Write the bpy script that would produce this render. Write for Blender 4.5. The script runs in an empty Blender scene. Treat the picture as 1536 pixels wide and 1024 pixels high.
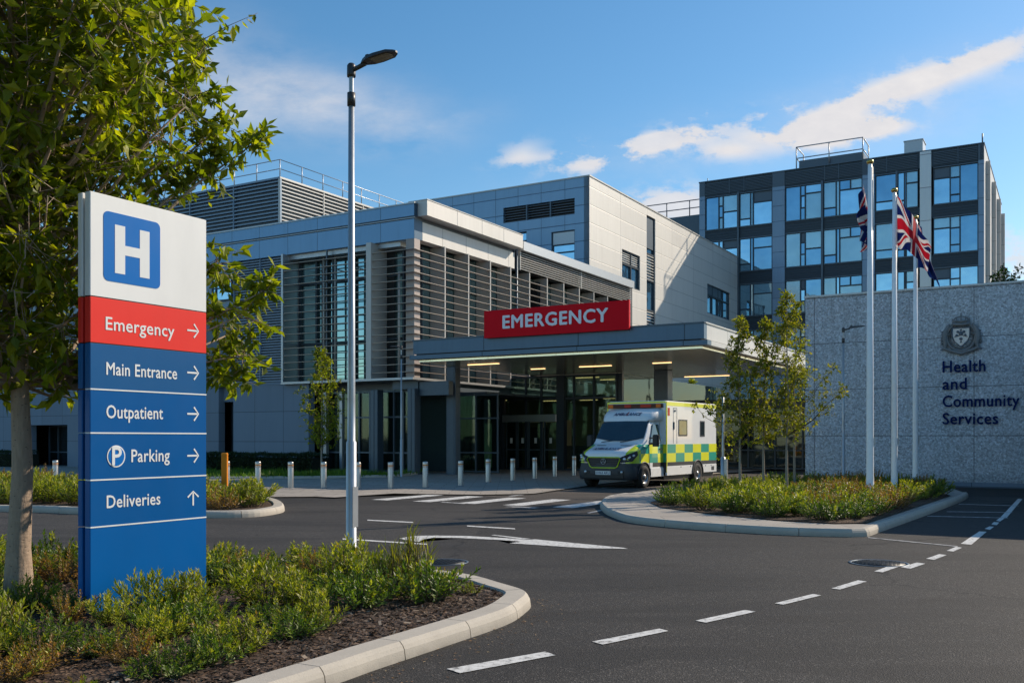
import bpy, bmesh, math, random
from mathutils import Vector, Matrix, noise
random.seed(7)
R = random.random
def U(a, b): return a + (b - a) * random.random()
scene = bpy.context.scene
col = bpy.data.collections.new("place"); scene.collection.children.link(col)
# ---------------------------------------------------------------- survey of the place
F, H, HY = 1427.0, 1.6, 657.0            # focal length in photo pixels, eye height, horizon row
A = Vector((.504, .864)).normalized(); A = (A.x, A.y)      # street axis away from the viewer
B = (A[1], -A[0])                                          # across, to the right
RZ = math.atan2(B[1], B[0])
def W(b, a): return (a * A[0] + b * B[0], a * A[1] + b * B[1])
def AB(x, y): return (x * B[0] + y * B[1], x * A[0] + y * A[1])      # -> (b, a)
def r_(px): return (px - 768) / F
def bA(px, a):      # b on the plane a = const
    r = r_(px); return a * (r * A[1] - A[0]) / (B[0] - r * B[1])
def aB(px, b):      # a on the plane b = const
    r = r_(px); return b * (r * B[1] - B[0]) / (A[0] - r * A[1])
def dep(b, a): return W(b, a)[1]
def zz(py, Y): return H + (HY - py) / F * Y
def zA(px, py, a): return zz(py, dep(bA(px, a), a))
def zB(px, py, b): return zz(py, dep(b, aB(px, b)))
def G(px, py, z=0.0):
    Y = (H - z) * F / (py - HY); return ((px - 768) / F * Y, Y)
# ---------------------------------------------------------------- object helpers
def tag(o, label=None, cat=None, group=None, kind=None):
    if label: o['label'] = label
    if cat: o['category'] = cat
    if group: o['group'] = group
    if kind: o['kind'] = kind
    return o
def empty(name, loc=(0, 0, 0), rz=0.0, label=None, cat=None, group=None, kind=None):
    o = bpy.data.objects.new(name, None); col.objects.link(o)
    o.location = loc; o.rotation_euler = (0, 0, rz); o.empty_display_size = .2
    return tag(o, label, cat, group, kind)
def link(name, me, parent=None, loc=None, rz=None):
    o = bpy.data.objects.new(name, me); col.objects.link(o)
    if parent: o.parent = parent
    if loc: o.location = loc
    if rz is not None: o.rotation_euler = (0, 0, rz)
    return o
def copy_tree(o, parent=None):
    c = o.copy(); col.objects.link(c); c.parent = parent
    for ch in list(o.children): copy_tree(ch, c)
    return c
class MB:
    def __init__(s): s.v = []; s.f = []; s.m = []; s.sm = []
    def add(s, vs, fs, m=0, smooth=False):
        n = len(s.v); s.v.extend(vs)
        for f in fs: s.f.append(tuple(i + n for i in f)); s.m.append(m); s.sm.append(smooth)
    def box(s, x0, x1, y0, y1, z0, z1, m=0):
        if x0 > x1: x0, x1 = x1, x0
        if y0 > y1: y0, y1 = y1, y0
        if z0 > z1: z0, z1 = z1, z0
        s.add([(x0,y0,z0),(x1,y0,z0),(x1,y1,z0),(x0,y1,z0),(x0,y0,z1),(x1,y0,z1),(x1,y1,z1),(x0,y1,z1)],
              [(0,3,2,1),(4,5,6,7),(0,1,5,4),(1,2,6,5),(2,3,7,6),(3,0,4,7)], m)
    def bev(s, x0, x1, y0, y1, z0, z1, c=.01, m=0):
        """box with chamfered vertical and top edges"""
        if x0 > x1: x0, x1 = x1, x0
        if y0 > y1: y0, y1 = y1, y0
        def ring(x0,x1,y0,y1,z,c): return [(x0+c,y0,z),(x1-c,y0,z),(x1,y0+c,z),(x1,y1-c,z),(x1-c,y1,z),(x0+c,y1,z),(x0,y1-c,z),(x0,y0+c,z)]
        v = ring(x0,x1,y0,y1,z0,c)+ring(x0,x1,y0,y1,z1-c,c)+ring(x0+c,x1-c,y0+c,y1-c,z1,c)
        f = [tuple(range(7,-1,-1)), tuple(range(16,24))]
        for k in (0, 8):
            for i in range(8): j=(i+1)%8; f.append((k+i,k+j,k+8+j,k+8+i))
        s.add(v, f, m)
    def tube(s, p, q, r, n=8, m=0, r2=None, cap=True, smooth=True):
        p = Vector(p); q = Vector(q); d = (q - p)
        if d.length < 1e-6: return
        d.normalize(); u = d.orthogonal().normalized(); w = d.cross(u)
        r2 = r if r2 is None else r2
        v = []
        for c, rr in ((p, r), (q, r2)):
            for i in range(n):
                t = 2*math.pi*i/n; v.append(tuple(c + u*(rr*math.cos(t)) + w*(rr*math.sin(t))))
        s.add(v, [(i, (i+1)%n, n+(i+1)%n, n+i) for i in range(n)], m, smooth)
        if cap: s.add(v[:], [tuple(range(n-1,-1,-1)), tuple(range(n,2*n))], m)
    def path(s, pts, rs, n=7, m=0):
        """smooth tapered tube through points"""
        pts = [Vector(p) for p in pts]; k = len(pts); v = []
        ref = Vector((.3,.2,1)) if abs((pts[-1]-pts[0]).normalized().z) < .8 else Vector((1,.13,0))
        for i, p in enumerate(pts):
            d = (pts[min(i+1,k-1)] - pts[max(i-1,0)]).normalized()
            u = d.cross(ref).normalized(); w = d.cross(u)
            for j in range(n):
                t = 2*math.pi*j/n; v.append(tuple(p + (u*math.cos(t) + w*math.sin(t))*rs[i]))
        f = []
        for i in range(k-1):
            for j in range(n):
                j2=(j+1)%n; f.append((i*n+j, i*n+j2, (i+1)*n+j2, (i+1)*n+j))
        f.append(tuple(range((k-1)*n, k*n)))
        s.add(v, f, m, True)
    def lathe(s, prof, n=20, axis='z', c=(0,0,0), m=0, smooth=True):
        """profile of (r, h) turned about an axis through c"""
        v = []
        for r, h in prof:
            for i in range(n):
                t = 2*math.pi*i/n; x, y = r*math.cos(t), r*math.sin(t)
                if axis == 'z': v.append((c[0]+x, c[1]+y, c[2]+h))
                elif axis == 'x': v.append((c[0]+h, c[1]+x, c[2]+y))
                else: v.append((c[0]+x, c[1]+h, c[2]+y))
        f = []
        for k in range(len(prof)-1):
            for i in range(n):
                j=(i+1)%n; f.append((k*n+i, k*n+j, (k+1)*n+j, (k+1)*n+i))
        s.add(v, f, m, smooth)
    def prism(s, pts, z0, z1, m=0, mt=None):
        n = len(pts)
        s.add([(x,y,z0) for x,y in pts]+[(x,y,z1) for x,y in pts],
              [(i,(i+1)%n,n+(i+1)%n,n+i) for i in range(n)]+[tuple(range(n-1,-1,-1))], m)
        s.add([(x,y,z1) for x,y in pts], [tuple(range(n))], m if mt is None else mt)
    def build(s, name, mats, parent=None, off=None, fix=True):
        if not isinstance(mats, (list, tuple)): mats = [mats]
        me = bpy.data.meshes.new(name)
        v = s.v if off is None else [(x-off[0], y-off[1], z-(off[2] if len(off)>2 else 0)) for x,y,z in s.v]
        me.from_pydata(v, [], s.f)
        for m in mats: me.materials.append(m)
        me.polygons.foreach_set('material_index', s.m)
        me.polygons.foreach_set('use_smooth', s.sm)
        if fix and len(s.f) < 30000:
            bm = bmesh.new(); bm.from_mesh(me)
            bmesh.ops.remove_doubles(bm, verts=bm.verts, dist=1e-5)
            bmesh.ops.recalc_face_normals(bm, faces=bm.faces); bm.to_mesh(me); bm.free()
        me.update()
        return link(name, me, parent)
# ---------------------------------------------------------------- material helpers
class NT:
    def __init__(s, name):
        s.m = bpy.data.materials.new(name); s.m.use_nodes = True; s.t = s.m.node_tree
        s.t.nodes.clear(); s.out = s.n('ShaderNodeOutputMaterial')
    def n(s, t, **k):
        o = s.t.nodes.new(t)
        for a, b in k.items(): setattr(o, a, b)
        return o
    def set(s, sock, v):
        if isinstance(v, bpy.types.NodeSocket): s.t.links.new(v, sock)
        elif v is not None: sock.default_value = v
    def math(s, op, a, b=None, c=None, clamp=False):
        o = s.n('ShaderNodeMath', operation=op, use_clamp=clamp)
        s.set(o.inputs[0], a)
        if b is not None: s.set(o.inputs[1], b)
        if c is not None: s.set(o.inputs[2], c)
        return o.outputs[0]
    def mix(s, f, a, b, t='MIX'):
        o = s.n('ShaderNodeMix', data_type='RGBA', blend_type=t)
        s.set(o.inputs[0], f); s.set(o.inputs[6], a if not isinstance(a, tuple) else c4(a)); s.set(o.inputs[7], b if not isinstance(b, tuple) else c4(b))
        return o.outputs[2]
    def noise(s, vec, scale, detail=4, rough=.55, out=0):
        o = s.n('ShaderNodeTexNoise'); s.set(o.inputs['Vector'], vec)
        o.inputs['Scale'].default_value = scale; o.inputs['Detail'].default_value = detail; o.inputs['Roughness'].default_value = rough
        return o.outputs[out]
    def vor(s, vec, scale, feat='F1', out=0):
        o = s.n('ShaderNodeTexVoronoi', feature=feat); s.set(o.inputs['Vector'], vec); o.inputs['Scale'].default_value = scale
        return o.outputs[out]
    def ramp(s, v, stops):
        o = s.n('ShaderNodeValToRGB'); s.set(o.inputs[0], v); cr = o.color_ramp
        while len(cr.elements) < len(stops): cr.elements.new(.5)
        for e, (p, c) in zip(cr.elements, stops): e.position = p; e.color = c4(c)
        return o.outputs[0]
    def coord(s, k='Object'): return s.n('ShaderNodeTexCoord').outputs[k]
    def xyz(s, vec):
        o = s.n('ShaderNodeSeparateXYZ'); s.set(o.inputs[0], vec); return o.outputs
    def comb(s, x, y, z):
        o = s.n('ShaderNodeCombineXYZ'); s.set(o.inputs[0], x); s.set(o.inputs[1], y); s.set(o.inputs[2], z); return o.outputs[0]
    def scale(s, vec, v3):
        o = s.n('ShaderNodeVectorMath', operation='MULTIPLY'); s.set(o.inputs[0], vec); o.inputs[1].default_value = v3; return o.outputs[0]
    def bump(s, h, st=.3, d=.01):
        o = s.n('ShaderNodeBump'); o.inputs['Strength'].default_value = st; o.inputs['Distance'].default_value = d; s.set(o.inputs['Height'], h); return o.outputs[0]
    def bsdf(s, color, rough=.5, metal=0.0, normal=None, spec=None, **k):
        o = s.n('ShaderNodeBsdfPrincipled')
        s.set(o.inputs['Base Color'], c4(color) if isinstance(color, tuple) else color)
        s.set(o.inputs['Roughness'], rough); s.set(o.inputs['Metallic'], metal)
        if normal is not None: s.set(o.inputs['Normal'], normal)
        if spec is not None: s.set(o.inputs['Specular IOR Level'], spec)
        for a, b in k.items(): s.set(o.inputs[a.replace('_', ' ')], b)
        return o.outputs[0]
    def done(s, sh): s.t.links.new(sh, s.out.inputs[0]); return s.m
def c4(c): return (c[0], c[1], c[2], 1.0) if len(c) == 3 else c
def plain(name, c, rough=.5, metal=0., var=.12, scale=6., bump=0., spec=None, dirt=0.):
    t = NT(name); co = t.coord()
    n = t.noise(co, scale, 5)
    k = t.math('MULTIPLY_ADD', n, 2*var, 1-var)
    cc = t.mix(1.0, c4(c), t.comb(k, k, k), 'MULTIPLY')
    if dirt:
        d = t.ramp(t.noise(t.scale(co, (1,1,.25)), 2.2, 6, .65), [(.45,(0,0,0)),(.75,(1,1,1))])
        cc = t.mix(t.math('MULTIPLY', d, dirt), cc, tuple(x*.45 for x in c))
    rr = t.math('MULTIPLY_ADD', t.noise(co, scale*2.3, 4), .16, rough-.08)
    nm = t.bump(t.noise(co, scale*12, 3), bump, .01) if bump else None
    return t.done(t.bsdf(cc, rr, metal, nm, spec))
def panel_mat(name, c, pu, pv, axis='x', ou=0., ov=0., rough=.45, metal=.35, joint=.022, tint=.09, jc=.28, warm=0.):
    """cladding: panels pu x pv with dark joints, each panel a touch different"""
    t = NT(name); co = t.coord(); x, y, z = t.xyz(co)
    h = x if axis == 'x' else y
    def fr(v, p, o):
        q = t.math('DIVIDE', t.math('SUBTRACT', v, o), p); f = t.math('FRACT', q)
        e = t.math('MULTIPLY', t.math('MINIMUM', f, t.math('SUBTRACT', 1.0, f)), p)
        return t.math('FLOOR', q), e
    iu, eu = fr(h, pu, ou); iv, ev = fr(z, pv, ov)
    e = t.math('MINIMUM', eu, ev)
    j = t.math('LESS_THAN', e, joint/2)
    wn = t.n('ShaderNodeTexWhiteNoise', noise_dimensions='3D'); t.set(wn.inputs['Vector'], t.comb(iu, iv, 3.0))
    k = t.math('MULTIPLY_ADD', wn.outputs[0], 2*tint, 1-tint)
    st = t.noise(t.scale(co, (.8,.8,.12)), 1.6, 5, .6)
    k = t.math('MULTIPLY', k, t.math('MULTIPLY_ADD', st, .16, .92))
    cc = t.mix(1.0, c4(c), t.comb(k, k, k), 'MULTIPLY')
    gr = t.ramp(t.noise(t.scale(co,(1.4,1.4,.1)), 3., 6, .7), [(.52,(0,0,0)),(.8,(1,1,1))])
    cc = t.mix(t.math('MULTIPLY', gr, .22), cc, (c[0]*.5,c[1]*.48,c[2]*.45))
    cc = t.mix(t.math('MULTIPLY', j, 1-jc), cc, (c[0]*.06,c[1]*.06,c[2]*.06))
    s = t.math('SMOOTH_MIN', e, joint*1.2, .01)
    wob = t.noise(co, .9, 2)
    nm = t.bump(t.math('ADD', t.math('MULTIPLY', s, 1.0), t.math('MULTIPLY', wob, .012)), .5, .6)
    return t.done(t.bsdf(cc, t.math('MULTIPLY_ADD', wn.outputs[0], .08, rough), metal, nm))
def glass_mat(name, c, rough=.03, metal=.85, wav=.004, var=.25):
    t = NT(name); co = t.coord()
    k = t.math('MULTIPLY_ADD', t.noise(t.scale(co,(1,1,.6)), .55, 3), 2*var, 1-var)
    cc = t.mix(1.0, c4(c), t.comb(k, k, k), 'MULTIPLY')
    nm = t.bump(t.noise(co, .7, 2, .4), 1.0, wav*4)
    return t.done(t.bsdf(cc, rough, metal, nm))
def leaf_mat(name, c1, c2, c3, trans=.35, rough=.45):
    t = NT(name); g = t.n('ShaderNodeNewGeometry'); rnd = g.outputs['Random Per Island']
    pos = g.outputs['Position']
    cc = t.ramp(rnd, [(0., c1), (.5, c2), (.85, c3), (1., tuple(min(1,x*1.25) for x in c3))])
    n = t.noise(pos, 1.3, 2)
    cc = t.mix(t.math('MULTIPLY', t.ramp(n, [(.35,(0,0,0)),(.65,(1,1,1))]), .5), cc, tuple(x*.62 for x in c1))
    b = t.bsdf(cc, rough, 0., None, .4)
    tr = t.n('ShaderNodeBsdfTranslucent'); t.set(tr.inputs[0], t.mix(1.0, cc, (1.6, 1.75, .55), 'MULTIPLY'))
    mx = t.n('ShaderNodeMixShader'); mx.inputs[0].default_value = trans
    t.t.links.new(b, mx.inputs[1]); t.t.links.new(tr.outputs[0], mx.inputs[2])
    return t.done(mx.outputs[0])
M = {}
# asphalt
def asphalt(name, base, light=1.0):
    t = NT(name); co = t.coord()
    sp = t.vor(co, 95, 'F1', 1); spv = t.xyz(sp)[0]
    fine = t.noise(co, 260, 2)
    big = t.noise(co, .35, 5, .6); mid = t.noise(co, 2.2, 6, .65)
    k = t.math('MULTIPLY_ADD', spv, .55, .62)
    k = t.math('MULTIPLY', k, t.math('MULTIPLY_ADD', big, .8, .62))
    k = t.math('MULTIPLY', k, t.math('MULTIPLY_ADD', mid, .5, .76))
    cc = t.mix(1.0, c4(base), t.comb(k, k, k), 'MULTIPLY')
    chip = t.math('GREATER_THAN', spv, .93)
    cc = t.mix(t.math('MULTIPLY', chip, .5), cc, (.19,.17,.15))
    st = t.ramp(t.noise(t.scale(co,(.25,.9,1)), .8, 5, .6), [(.55,(0,0,0)),(.72,(1,1,1))])
    cc = t.mix(t.math('MULTIPLY', st, .35), cc, tuple(x*.55 for x in base))
    wob = t.n('ShaderNodeVectorMath', operation='ADD'); t.set(wob.inputs[0], co); t.set(wob.inputs[1], t.scale(t.noise(co, 1.6, 5, .7, 1), (.9,.9,0)))
    ce = t.vor(wob.outputs[0], .16, 'DISTANCE_TO_EDGE'); crack = t.math('MULTIPLY', t.math('LESS_THAN', ce, .0034), t.math('GREATER_THAN', t.noise(co, .5, 3), .52))
    cc = t.mix(t.math('MULTIPLY', crack, .75), cc, (.012,.011,.010))
    pt = t.xyz(t.vor(co, .11, 'F1', 1))[0]; pk = t.math('MULTIPLY_ADD', pt, .50, .78); cc = t.mix(1.0, cc, t.comb(pk, pk, pk), 'MULTIPLY')
    tr = t.ramp(t.noise(t.scale(co, (.16,.9,1)), 1.0, 3, .5), [(.50,(0,0,0)),(.58,(1,1,1)),(.64,(1,1,1)),(.70,(0,0,0))])
    cc = t.mix(t.math('MULTIPLY', tr, .5), cc, tuple(x*.6 for x in base))
    oil = t.ramp(t.noise(co, .9, 4, .6), [(.70,(0,0,0)),(.76,(1,1,1))]); cc = t.mix(t.math('MULTIPLY', oil, .6), cc, tuple(x*.4 for x in base))
    nm = t.bump(t.math('ADD', t.vor(co, 95), t.math('MULTIPLY', fine, .4)), .75, .006)
    return t.done(t.bsdf(cc, t.math('MULTIPLY_ADD', mid, .2, .66), 0, nm, .26))
M['asphalt'] = asphalt('asphalt', (.046, .041, .036))
M['drive'] = asphalt('driveway asphalt', (.088, .074, .062))
def paint_mat():
    t = NT('road paint'); co = t.coord()
    w = t.ramp(t.noise(co, 14, 6, .75), [(.36,(.12,.11,.10)),(.45,(.58,.56,.52)),(.6,(.74,.72,.68)),(1,(.80,.79,.75))])
    return t.done(t.bsdf(w, .6, 0, t.bump(t.noise(co, 180, 3), .4, .004)))
M['paint'] = paint_mat()
def thin_paint_mat():
    t = NT('worn road paint'); co = t.coord()
    w = t.ramp(t.noise(co, 9, 6, .75), [(.40,(.10,.095,.09)),(.55,(.42,.41,.39)),(1,(.55,.54,.5))])
    return t.done(t.bsdf(w, .6))
M['worn'] = thin_paint_mat()
def paving(name, base, px=.9, py=.6, j=.012):
    t = NT(name); co = t.coord()
    br = t.n('ShaderNodeTexBrick'); t.set(br.inputs['Vector'], co)
    br.inputs['Scale'].default_value = 1.0; br.inputs['Brick Width'].default_value = px; br.inputs['Row Height'].default_value = py
    br.inputs['Mortar Size'].default_value = j; br.inputs['Color1'].default_value = c4(base)
    br.inputs['Color2'].default_value = c4(tuple(x*.86 for x in base)); br.inputs['Mortar'].default_value = c4(tuple(x*.42 for x in base))
    k = t.math('MULTIPLY', t.math('MULTIPLY_ADD', t.noise(co, 1.3, 6, .65), .5, .75), t.math('MULTIPLY_ADD', t.noise(co, 60, 3), .3, .85))
    cc = t.mix(1.0, br.outputs[0], t.comb(k, k, k), 'MULTIPLY')
    return t.done(t.bsdf(cc, .8, 0, t.bump(t.math('ADD', t.noise(co, 120, 3), t.math('MULTIPLY', br.outputs[1], -1.2)), .4, .006)))
M['paving'] = paving('concrete paving', (.36, .315, .265))
M['foot'] = paving('footpath slabs', (.40, .35, .295), 1.4, .9, .009)
def kerb_mat():
    t = NT('kerb concrete'); co = t.coord()
    k = t.math('MULTIPLY_ADD', t.noise(co, 2.4, 6, .65), .44, .78)
    cc = t.mix(1.0, (.47,.42,.35), t.comb(k, k, k), 'MULTIPLY')
    cc = t.mix(t.math('MULTIPLY', t.ramp(t.noise(co, 90, 3), [(.58,(0,0,0)),(.7,(1,1,1))]), .35), cc, (.2,.18,.15))
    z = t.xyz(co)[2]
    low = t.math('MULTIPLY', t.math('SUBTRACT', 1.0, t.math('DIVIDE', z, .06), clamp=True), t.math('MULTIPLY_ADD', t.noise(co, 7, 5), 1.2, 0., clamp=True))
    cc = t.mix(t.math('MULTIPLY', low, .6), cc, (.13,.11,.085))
    return t.done(t.bsdf(cc, .82, 0, t.bump(t.math('ADD', t.noise(co, 110, 4), t.noise(co, 12, 4)), .35, .007)))
M['kerb'] = kerb_mat()
def mulch_mat():
    t = NT('bark mulch'); co = t.coord()
    v = t.vor(t.scale(co,(1,1.6,1)), 34, 'F1', 1); r = t.xyz(v)[0]
    cc = t.ramp(r, [(0,(.022,.012,.007)),(.5,(.075,.040,.022)),(.85,(.14,.08,.045)),(1,(.24,.16,.10))])
    k = t.math('MULTIPLY_ADD', t.noise(co, 3, 4), .8, .55)
    cc = t.mix(1.0, cc, t.comb(k,k,k), 'MULTIPLY')
    return t.done(t.bsdf(cc, .9, 0, t.bump(t.math('ADD', t.vor(t.scale(co,(1,1.6,1)), 34), t.noise(co, 20, 5)), 1., .03)))
M['mulch'] = mulch_mat()
M['grass'] = leaf_mat('grass blades', (.06,.13,.01), (.11,.22,.015), (.18,.28,.025), .35)
M['leaf'] = leaf_mat('tree leaf', (.10,.135,.008), (.22,.26,.012), (.42,.40,.02), .52, .5)
M['leaf_young'] = leaf_mat('young tree leaf', (.13,.14,.012), (.24,.235,.02), (.36,.29,.025), .42)
M['leaf_shrub'] = leaf_mat('shrub leaf', (.12,.155,.012), (.24,.27,.02), (.42,.40,.04), .40, .45)
M['leaf_shrub2'] = leaf_mat('dark shrub leaf', (.05,.10,.012), (.11,.18,.02), (.20,.26,.035), .36)
M['leaf_rust'] = leaf_mat('rusty shrub leaf', (.22,.13,.03), (.32,.19,.04), (.42,.20,.06), .35)
M['leaf_tip'] = leaf_mat('pale shoot leaf', (.30,.32,.03), (.42,.40,.04), (.50,.34,.05), .42)
M['leaf_hedge'] = leaf_mat('hedge leaf', (.012,.028,.008), (.02,.045,.012), (.035,.06,.015), .2)
def bark_mat(name, c):
    t = NT(name); co = t.coord()
    n = t.noise(t.scale(co,(7,7,1.6)), 5, 6, .7)
    lent = t.vor(t.scale(co,(9,9,22)), 1.7)
    k = t.math('MULTIPLY_ADD', n, .9, .5)
    cc = t.mix(1.0, c4(c), t.comb(k,k,k), 'MULTIPLY')
    cc = t.mix(t.math('LESS_THAN', lent, .14), cc, tuple(x*.35 for x in c))
    return t.done(t.bsdf(cc, .85, 0, t.bump(t.math('ADD', n, t.math('MULTIPLY', lent, .3)), .6, .02)))
M['bark'] = bark_mat('bark', (.38,.28,.20)); M['bark_pale'] = bark_mat('pale bark', (.33,.28,.22))
M['twig'] = plain('twig', (.12,.085,.045), .8)
# buildings
M['clad_shade'] = panel_mat('metal panel', (.27,.285,.30), 2.0, 1.5, 'x', 0, 0, .42, .45)
M['steel'] = plain('galvanised steel', (.46,.47,.48), .42, .7, .1, 9)
M['steel_dark'] = plain('dark grey steel', (.045,.062,.08), .45, .4)
M['steel_mid'] = plain('mid grey steel', (.10,.13,.16), .45, .4)
M['slat'] = plain('bronze slat', (.36,.30,.25), .42, .45, .1)
M['white_metal'] = plain('pale coated metal', (.55,.53,.49), .45, .2, .06, 3)
M['pink_col'] = plain('buff coated column', (.36,.30,.27), .5, .2, .08, 4)
M['black'] = plain('matt black', (.012,.012,.013), .5)
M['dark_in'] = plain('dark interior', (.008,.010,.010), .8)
M['glass_blue'] = glass_mat('blue window glass', (.36,.56,.68))
M['glass_deep'] = glass_mat('deep window glass', (.20,.36,.48))
M['glass_pale'] = glass_mat('window glass over blind', (.34,.52,.60), .18, .55)
M['glass_dark'] = glass_mat('dark ground floor glass', (.050,.066,.066), .035, .8)
M['glass_green'] = glass_mat('bay glass', (.30,.46,.47), .04, .85)
M['soffit'] = plain('satin soffit panel', (.36,.32,.24), .26, .55, .08, 1.5)
M['white'] = plain('white coated face', (.84,.82,.78), .38, 0, .05, 1.2, dirt=.12)
M['brass'] = plain('brass finial', (.55,.36,.10), .3, .9)
def flat(name, c, rough=.4, metal=0., var=.06): return plain(name, c, rough, metal, var, 1.5, dirt=.10, spec=.22)
M['red'] = flat('red face', (.86,.038,.025), .45)
M['red_sign'] = plain('deep red sign', (.74,.0,.010), .55, 0, .06, 1.2, spec=.15)
M['navy0'] = flat('navy face', (.012,.07,.20), .40)
M['blue'] = flat('blue face', (.006,.085,.28), .36)
M['hblue'] = flat('bright blue square', (.0,.15,.50), .38)
M['letter_white'] = flat('white lettering', (.80,.80,.78), .45)
M['letter_navy'] = plain('navy lettering', (.002,.018,.10), .7, 0, .04, 1.5, spec=.15)
M['orange'] = flat('orange post', (.75,.24,.015), .5)
def emit(name, c, s):
    t = NT(name); e = t.n('ShaderNodeEmission'); e.inputs[0].default_value = c4(c); e.inputs[1].default_value = s
    return t.done(e.outputs[0])
def lobby_glass():
    t = NT('clear lobby glass'); co = t.coord()
    g = t.bsdf((.22,.30,.30), .03, .9, t.bump(t.noise(co, .7, 2, .4), 1.0, .012))
    tr = t.n('ShaderNodeBsdfTransparent'); tr.inputs[0].default_value = (.50,.62,.56,1)
    fr = t.n('ShaderNodeFresnel'); fr.inputs[0].default_value = 1.5
    mx = t.n('ShaderNodeMixShader'); t.set(mx.inputs[0], t.math('MULTIPLY_ADD', fr.outputs[0], .8, .16, clamp=True))
    t.t.links.new(tr.outputs[0], mx.inputs[1]); t.t.links.new(g, mx.inputs[2]); return t.done(mx.outputs[0])
M['glass_lobby'] = lobby_glass()
M['lamp_on'] = emit('lit downlight', (1, .62, .28), 2.4)
# ---------------------------------------------------------------- text
def text_data(s, bold=0.0, ext=.01):
    cu = bpy.data.curves.new('lettering', 'FONT'); cu.body = s; cu.size = 1.0
    cu.offset = 0.0; cu.space_character = 1.0+bold*2.2; cu.extrude = ext/2; cu.resolution_u = 3
    o = bpy.data.objects.new('lettering', cu); scene.collection.objects.link(o)
    dg = bpy.context.evaluated_depsgraph_get(); dg.update()
    me = bpy.data.meshes.new_from_object(o.evaluated_get(dg))
    bpy.data.objects.remove(o); bpy.data.curves.remove(cu)
    return me
_cap = []
def cap_h():
    if not _cap:
        me = text_data('H', 0, 0); ys = [v.co.y for v in me.vertices]; _cap.append(max(ys)-min(ys))
    return _cap[0]
def text_on(name, s, mat, parent, x0, x1, z0, cap, fn, bold=.0, ext=.01, slant=0.):
    """lay a line of text from x0 to x1 on baseline z0; fn(u, z, out) -> local point"""
    me = text_data(s, bold, 0.0)
    me2 = me
    xs = [v.co.x for v in me.vertices]; lo, hi = min(xs), max(xs)
    kx = (x1-x0)/(hi-lo); ky = cap/cap_h()
    bd = bold*.55*cap/cap_h()
    vv, ff = [], []
    src = bmesh.new(); src.from_mesh(me); bmesh.ops.remove_doubles(src, verts=src.verts, dist=1e-6)
    r = bmesh.ops.extrude_face_region(src, geom=src.faces[:])
    top = {v for v in r['geom'] if isinstance(v, bmesh.types.BMVert)}
    src.verts.index_update()
    # a heavier stroke: the same glyph laid again a hair to each side, each a touch prouder
    for k, (ox_, oz_) in enumerate([(0,0),(-bd,0),(bd,0),(0,bd),(0,-bd)] if bd else [(0,0)]):
        n0 = len(vv); e_ = ext*(1-.02*k)
        for v in src.verts: vv.append(tuple(fn(x0+(v.co.x-lo)*kx+v.co.y*ky*slant+ox_, z0+v.co.y*ky+oz_, e_ if v in top else 0.0)))
        for f in src.faces: ff.append(tuple(v.index+n0 for v in f.verts))
    src.free(); me2 = bpy.data.meshes.new(name); me2.from_pydata(vv, [], ff)
    bm = bmesh.new(); bm.from_mesh(me2); bmesh.ops.recalc_face_normals(bm, faces=bm.faces); bm.to_mesh(me2); bm.free()
    me2.materials.clear(); me2.materials.append(mat); me2.name = name
    return link(name, me2, parent)
# ================================================================ camera, sun, sky
cam = bpy.data.cameras.new("camera"); co_ = bpy.data.objects.new("camera", cam); col.objects.link(co_)
co_.location = (0, 0, H); co_.rotation_euler = (math.pi/2, 0, 0)
cam.sensor_width = 36; cam.lens = F/1536*36; cam.shift_y = 145/1536; cam.clip_end = 3000; cam.clip_start = .05
scene.camera = co_
S = Vector((1, .57, .73)).normalized()
sun = bpy.data.lights.new("sun", 'SUN'); sun.energy = 5.0; sun.angle = math.radians(.53); sun.color = (1, .87, .70)
so = bpy.data.objects.new("sun", sun); col.objects.link(so); so.rotation_euler = (-S).to_track_quat('-Z', 'Y').to_euler()
scene.view_settings.view_transform = 'Standard'; scene.view_settings.look = 'None'; scene.view_settings.exposure = 0
world = bpy.data.worlds.new("World"); scene.world = world; world.use_nodes = True
wt = world.node_tree; wt.nodes.clear()
class WN(NT):
    def __init__(s): s.t = wt; s.out = s.n('ShaderNodeOutputWorld')
w = WN()
sky = w.n('ShaderNodeTexSky', sky_type='NISHITA'); sky.sun_disc = False
sky.sun_elevation = math.asin(S.z); sky.sun_rotation = math.atan2(S.x, S.y)
sky.air_density = 1.0; sky.dust_density = .35; sky.ozone_density = 2.0
gen = w.coord('Generated')
x, y, z = w.xyz(gen)
yy = w.math('MAXIMUM', y, .08)
u = w.math('DIVIDE', x, yy); v = w.math('DIVIDE', z, yy)
def blob(px, py, rx, ry, ang, st):
    cu, cv = (px-768)/F, (657-py)/F; rx /= F; ry /= F; c, s_ = math.cos(ang), math.sin(ang)
    du = w.math('SUBTRACT', u, cu); dv = w.math('SUBTRACT', v, cv)
    p = w.math('DIVIDE', w.math('ADD', w.math('MULTIPLY', du, c), w.math('MULTIPLY', dv, s_)), rx)
    q = w.math('DIVIDE', w.math('SUBTRACT', w.math('MULTIPLY', dv, c), w.math('MULTIPLY', du, s_)), ry)
    d = w.math('ADD', w.math('MULTIPLY', p, p), w.math('MULTIPLY', q, q))
    return w.math('MULTIPLY', w.math('EXPONENT', w.math('MULTIPLY', d, -1.0)), st)
def total(bl):
    t = None
    for b in bl:
        n = blob(*b); t = n if t is None else w.math('ADD', t, n)
    return t
uv = w.comb(u, v, 0.0)
n1 = w.noise(w.scale(uv, (1, 1.7, 1)), 15, 9, .63); n2 = w.noise(w.scale(uv, (1, 2.2, 1)), 3.4, 7, .62)
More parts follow.
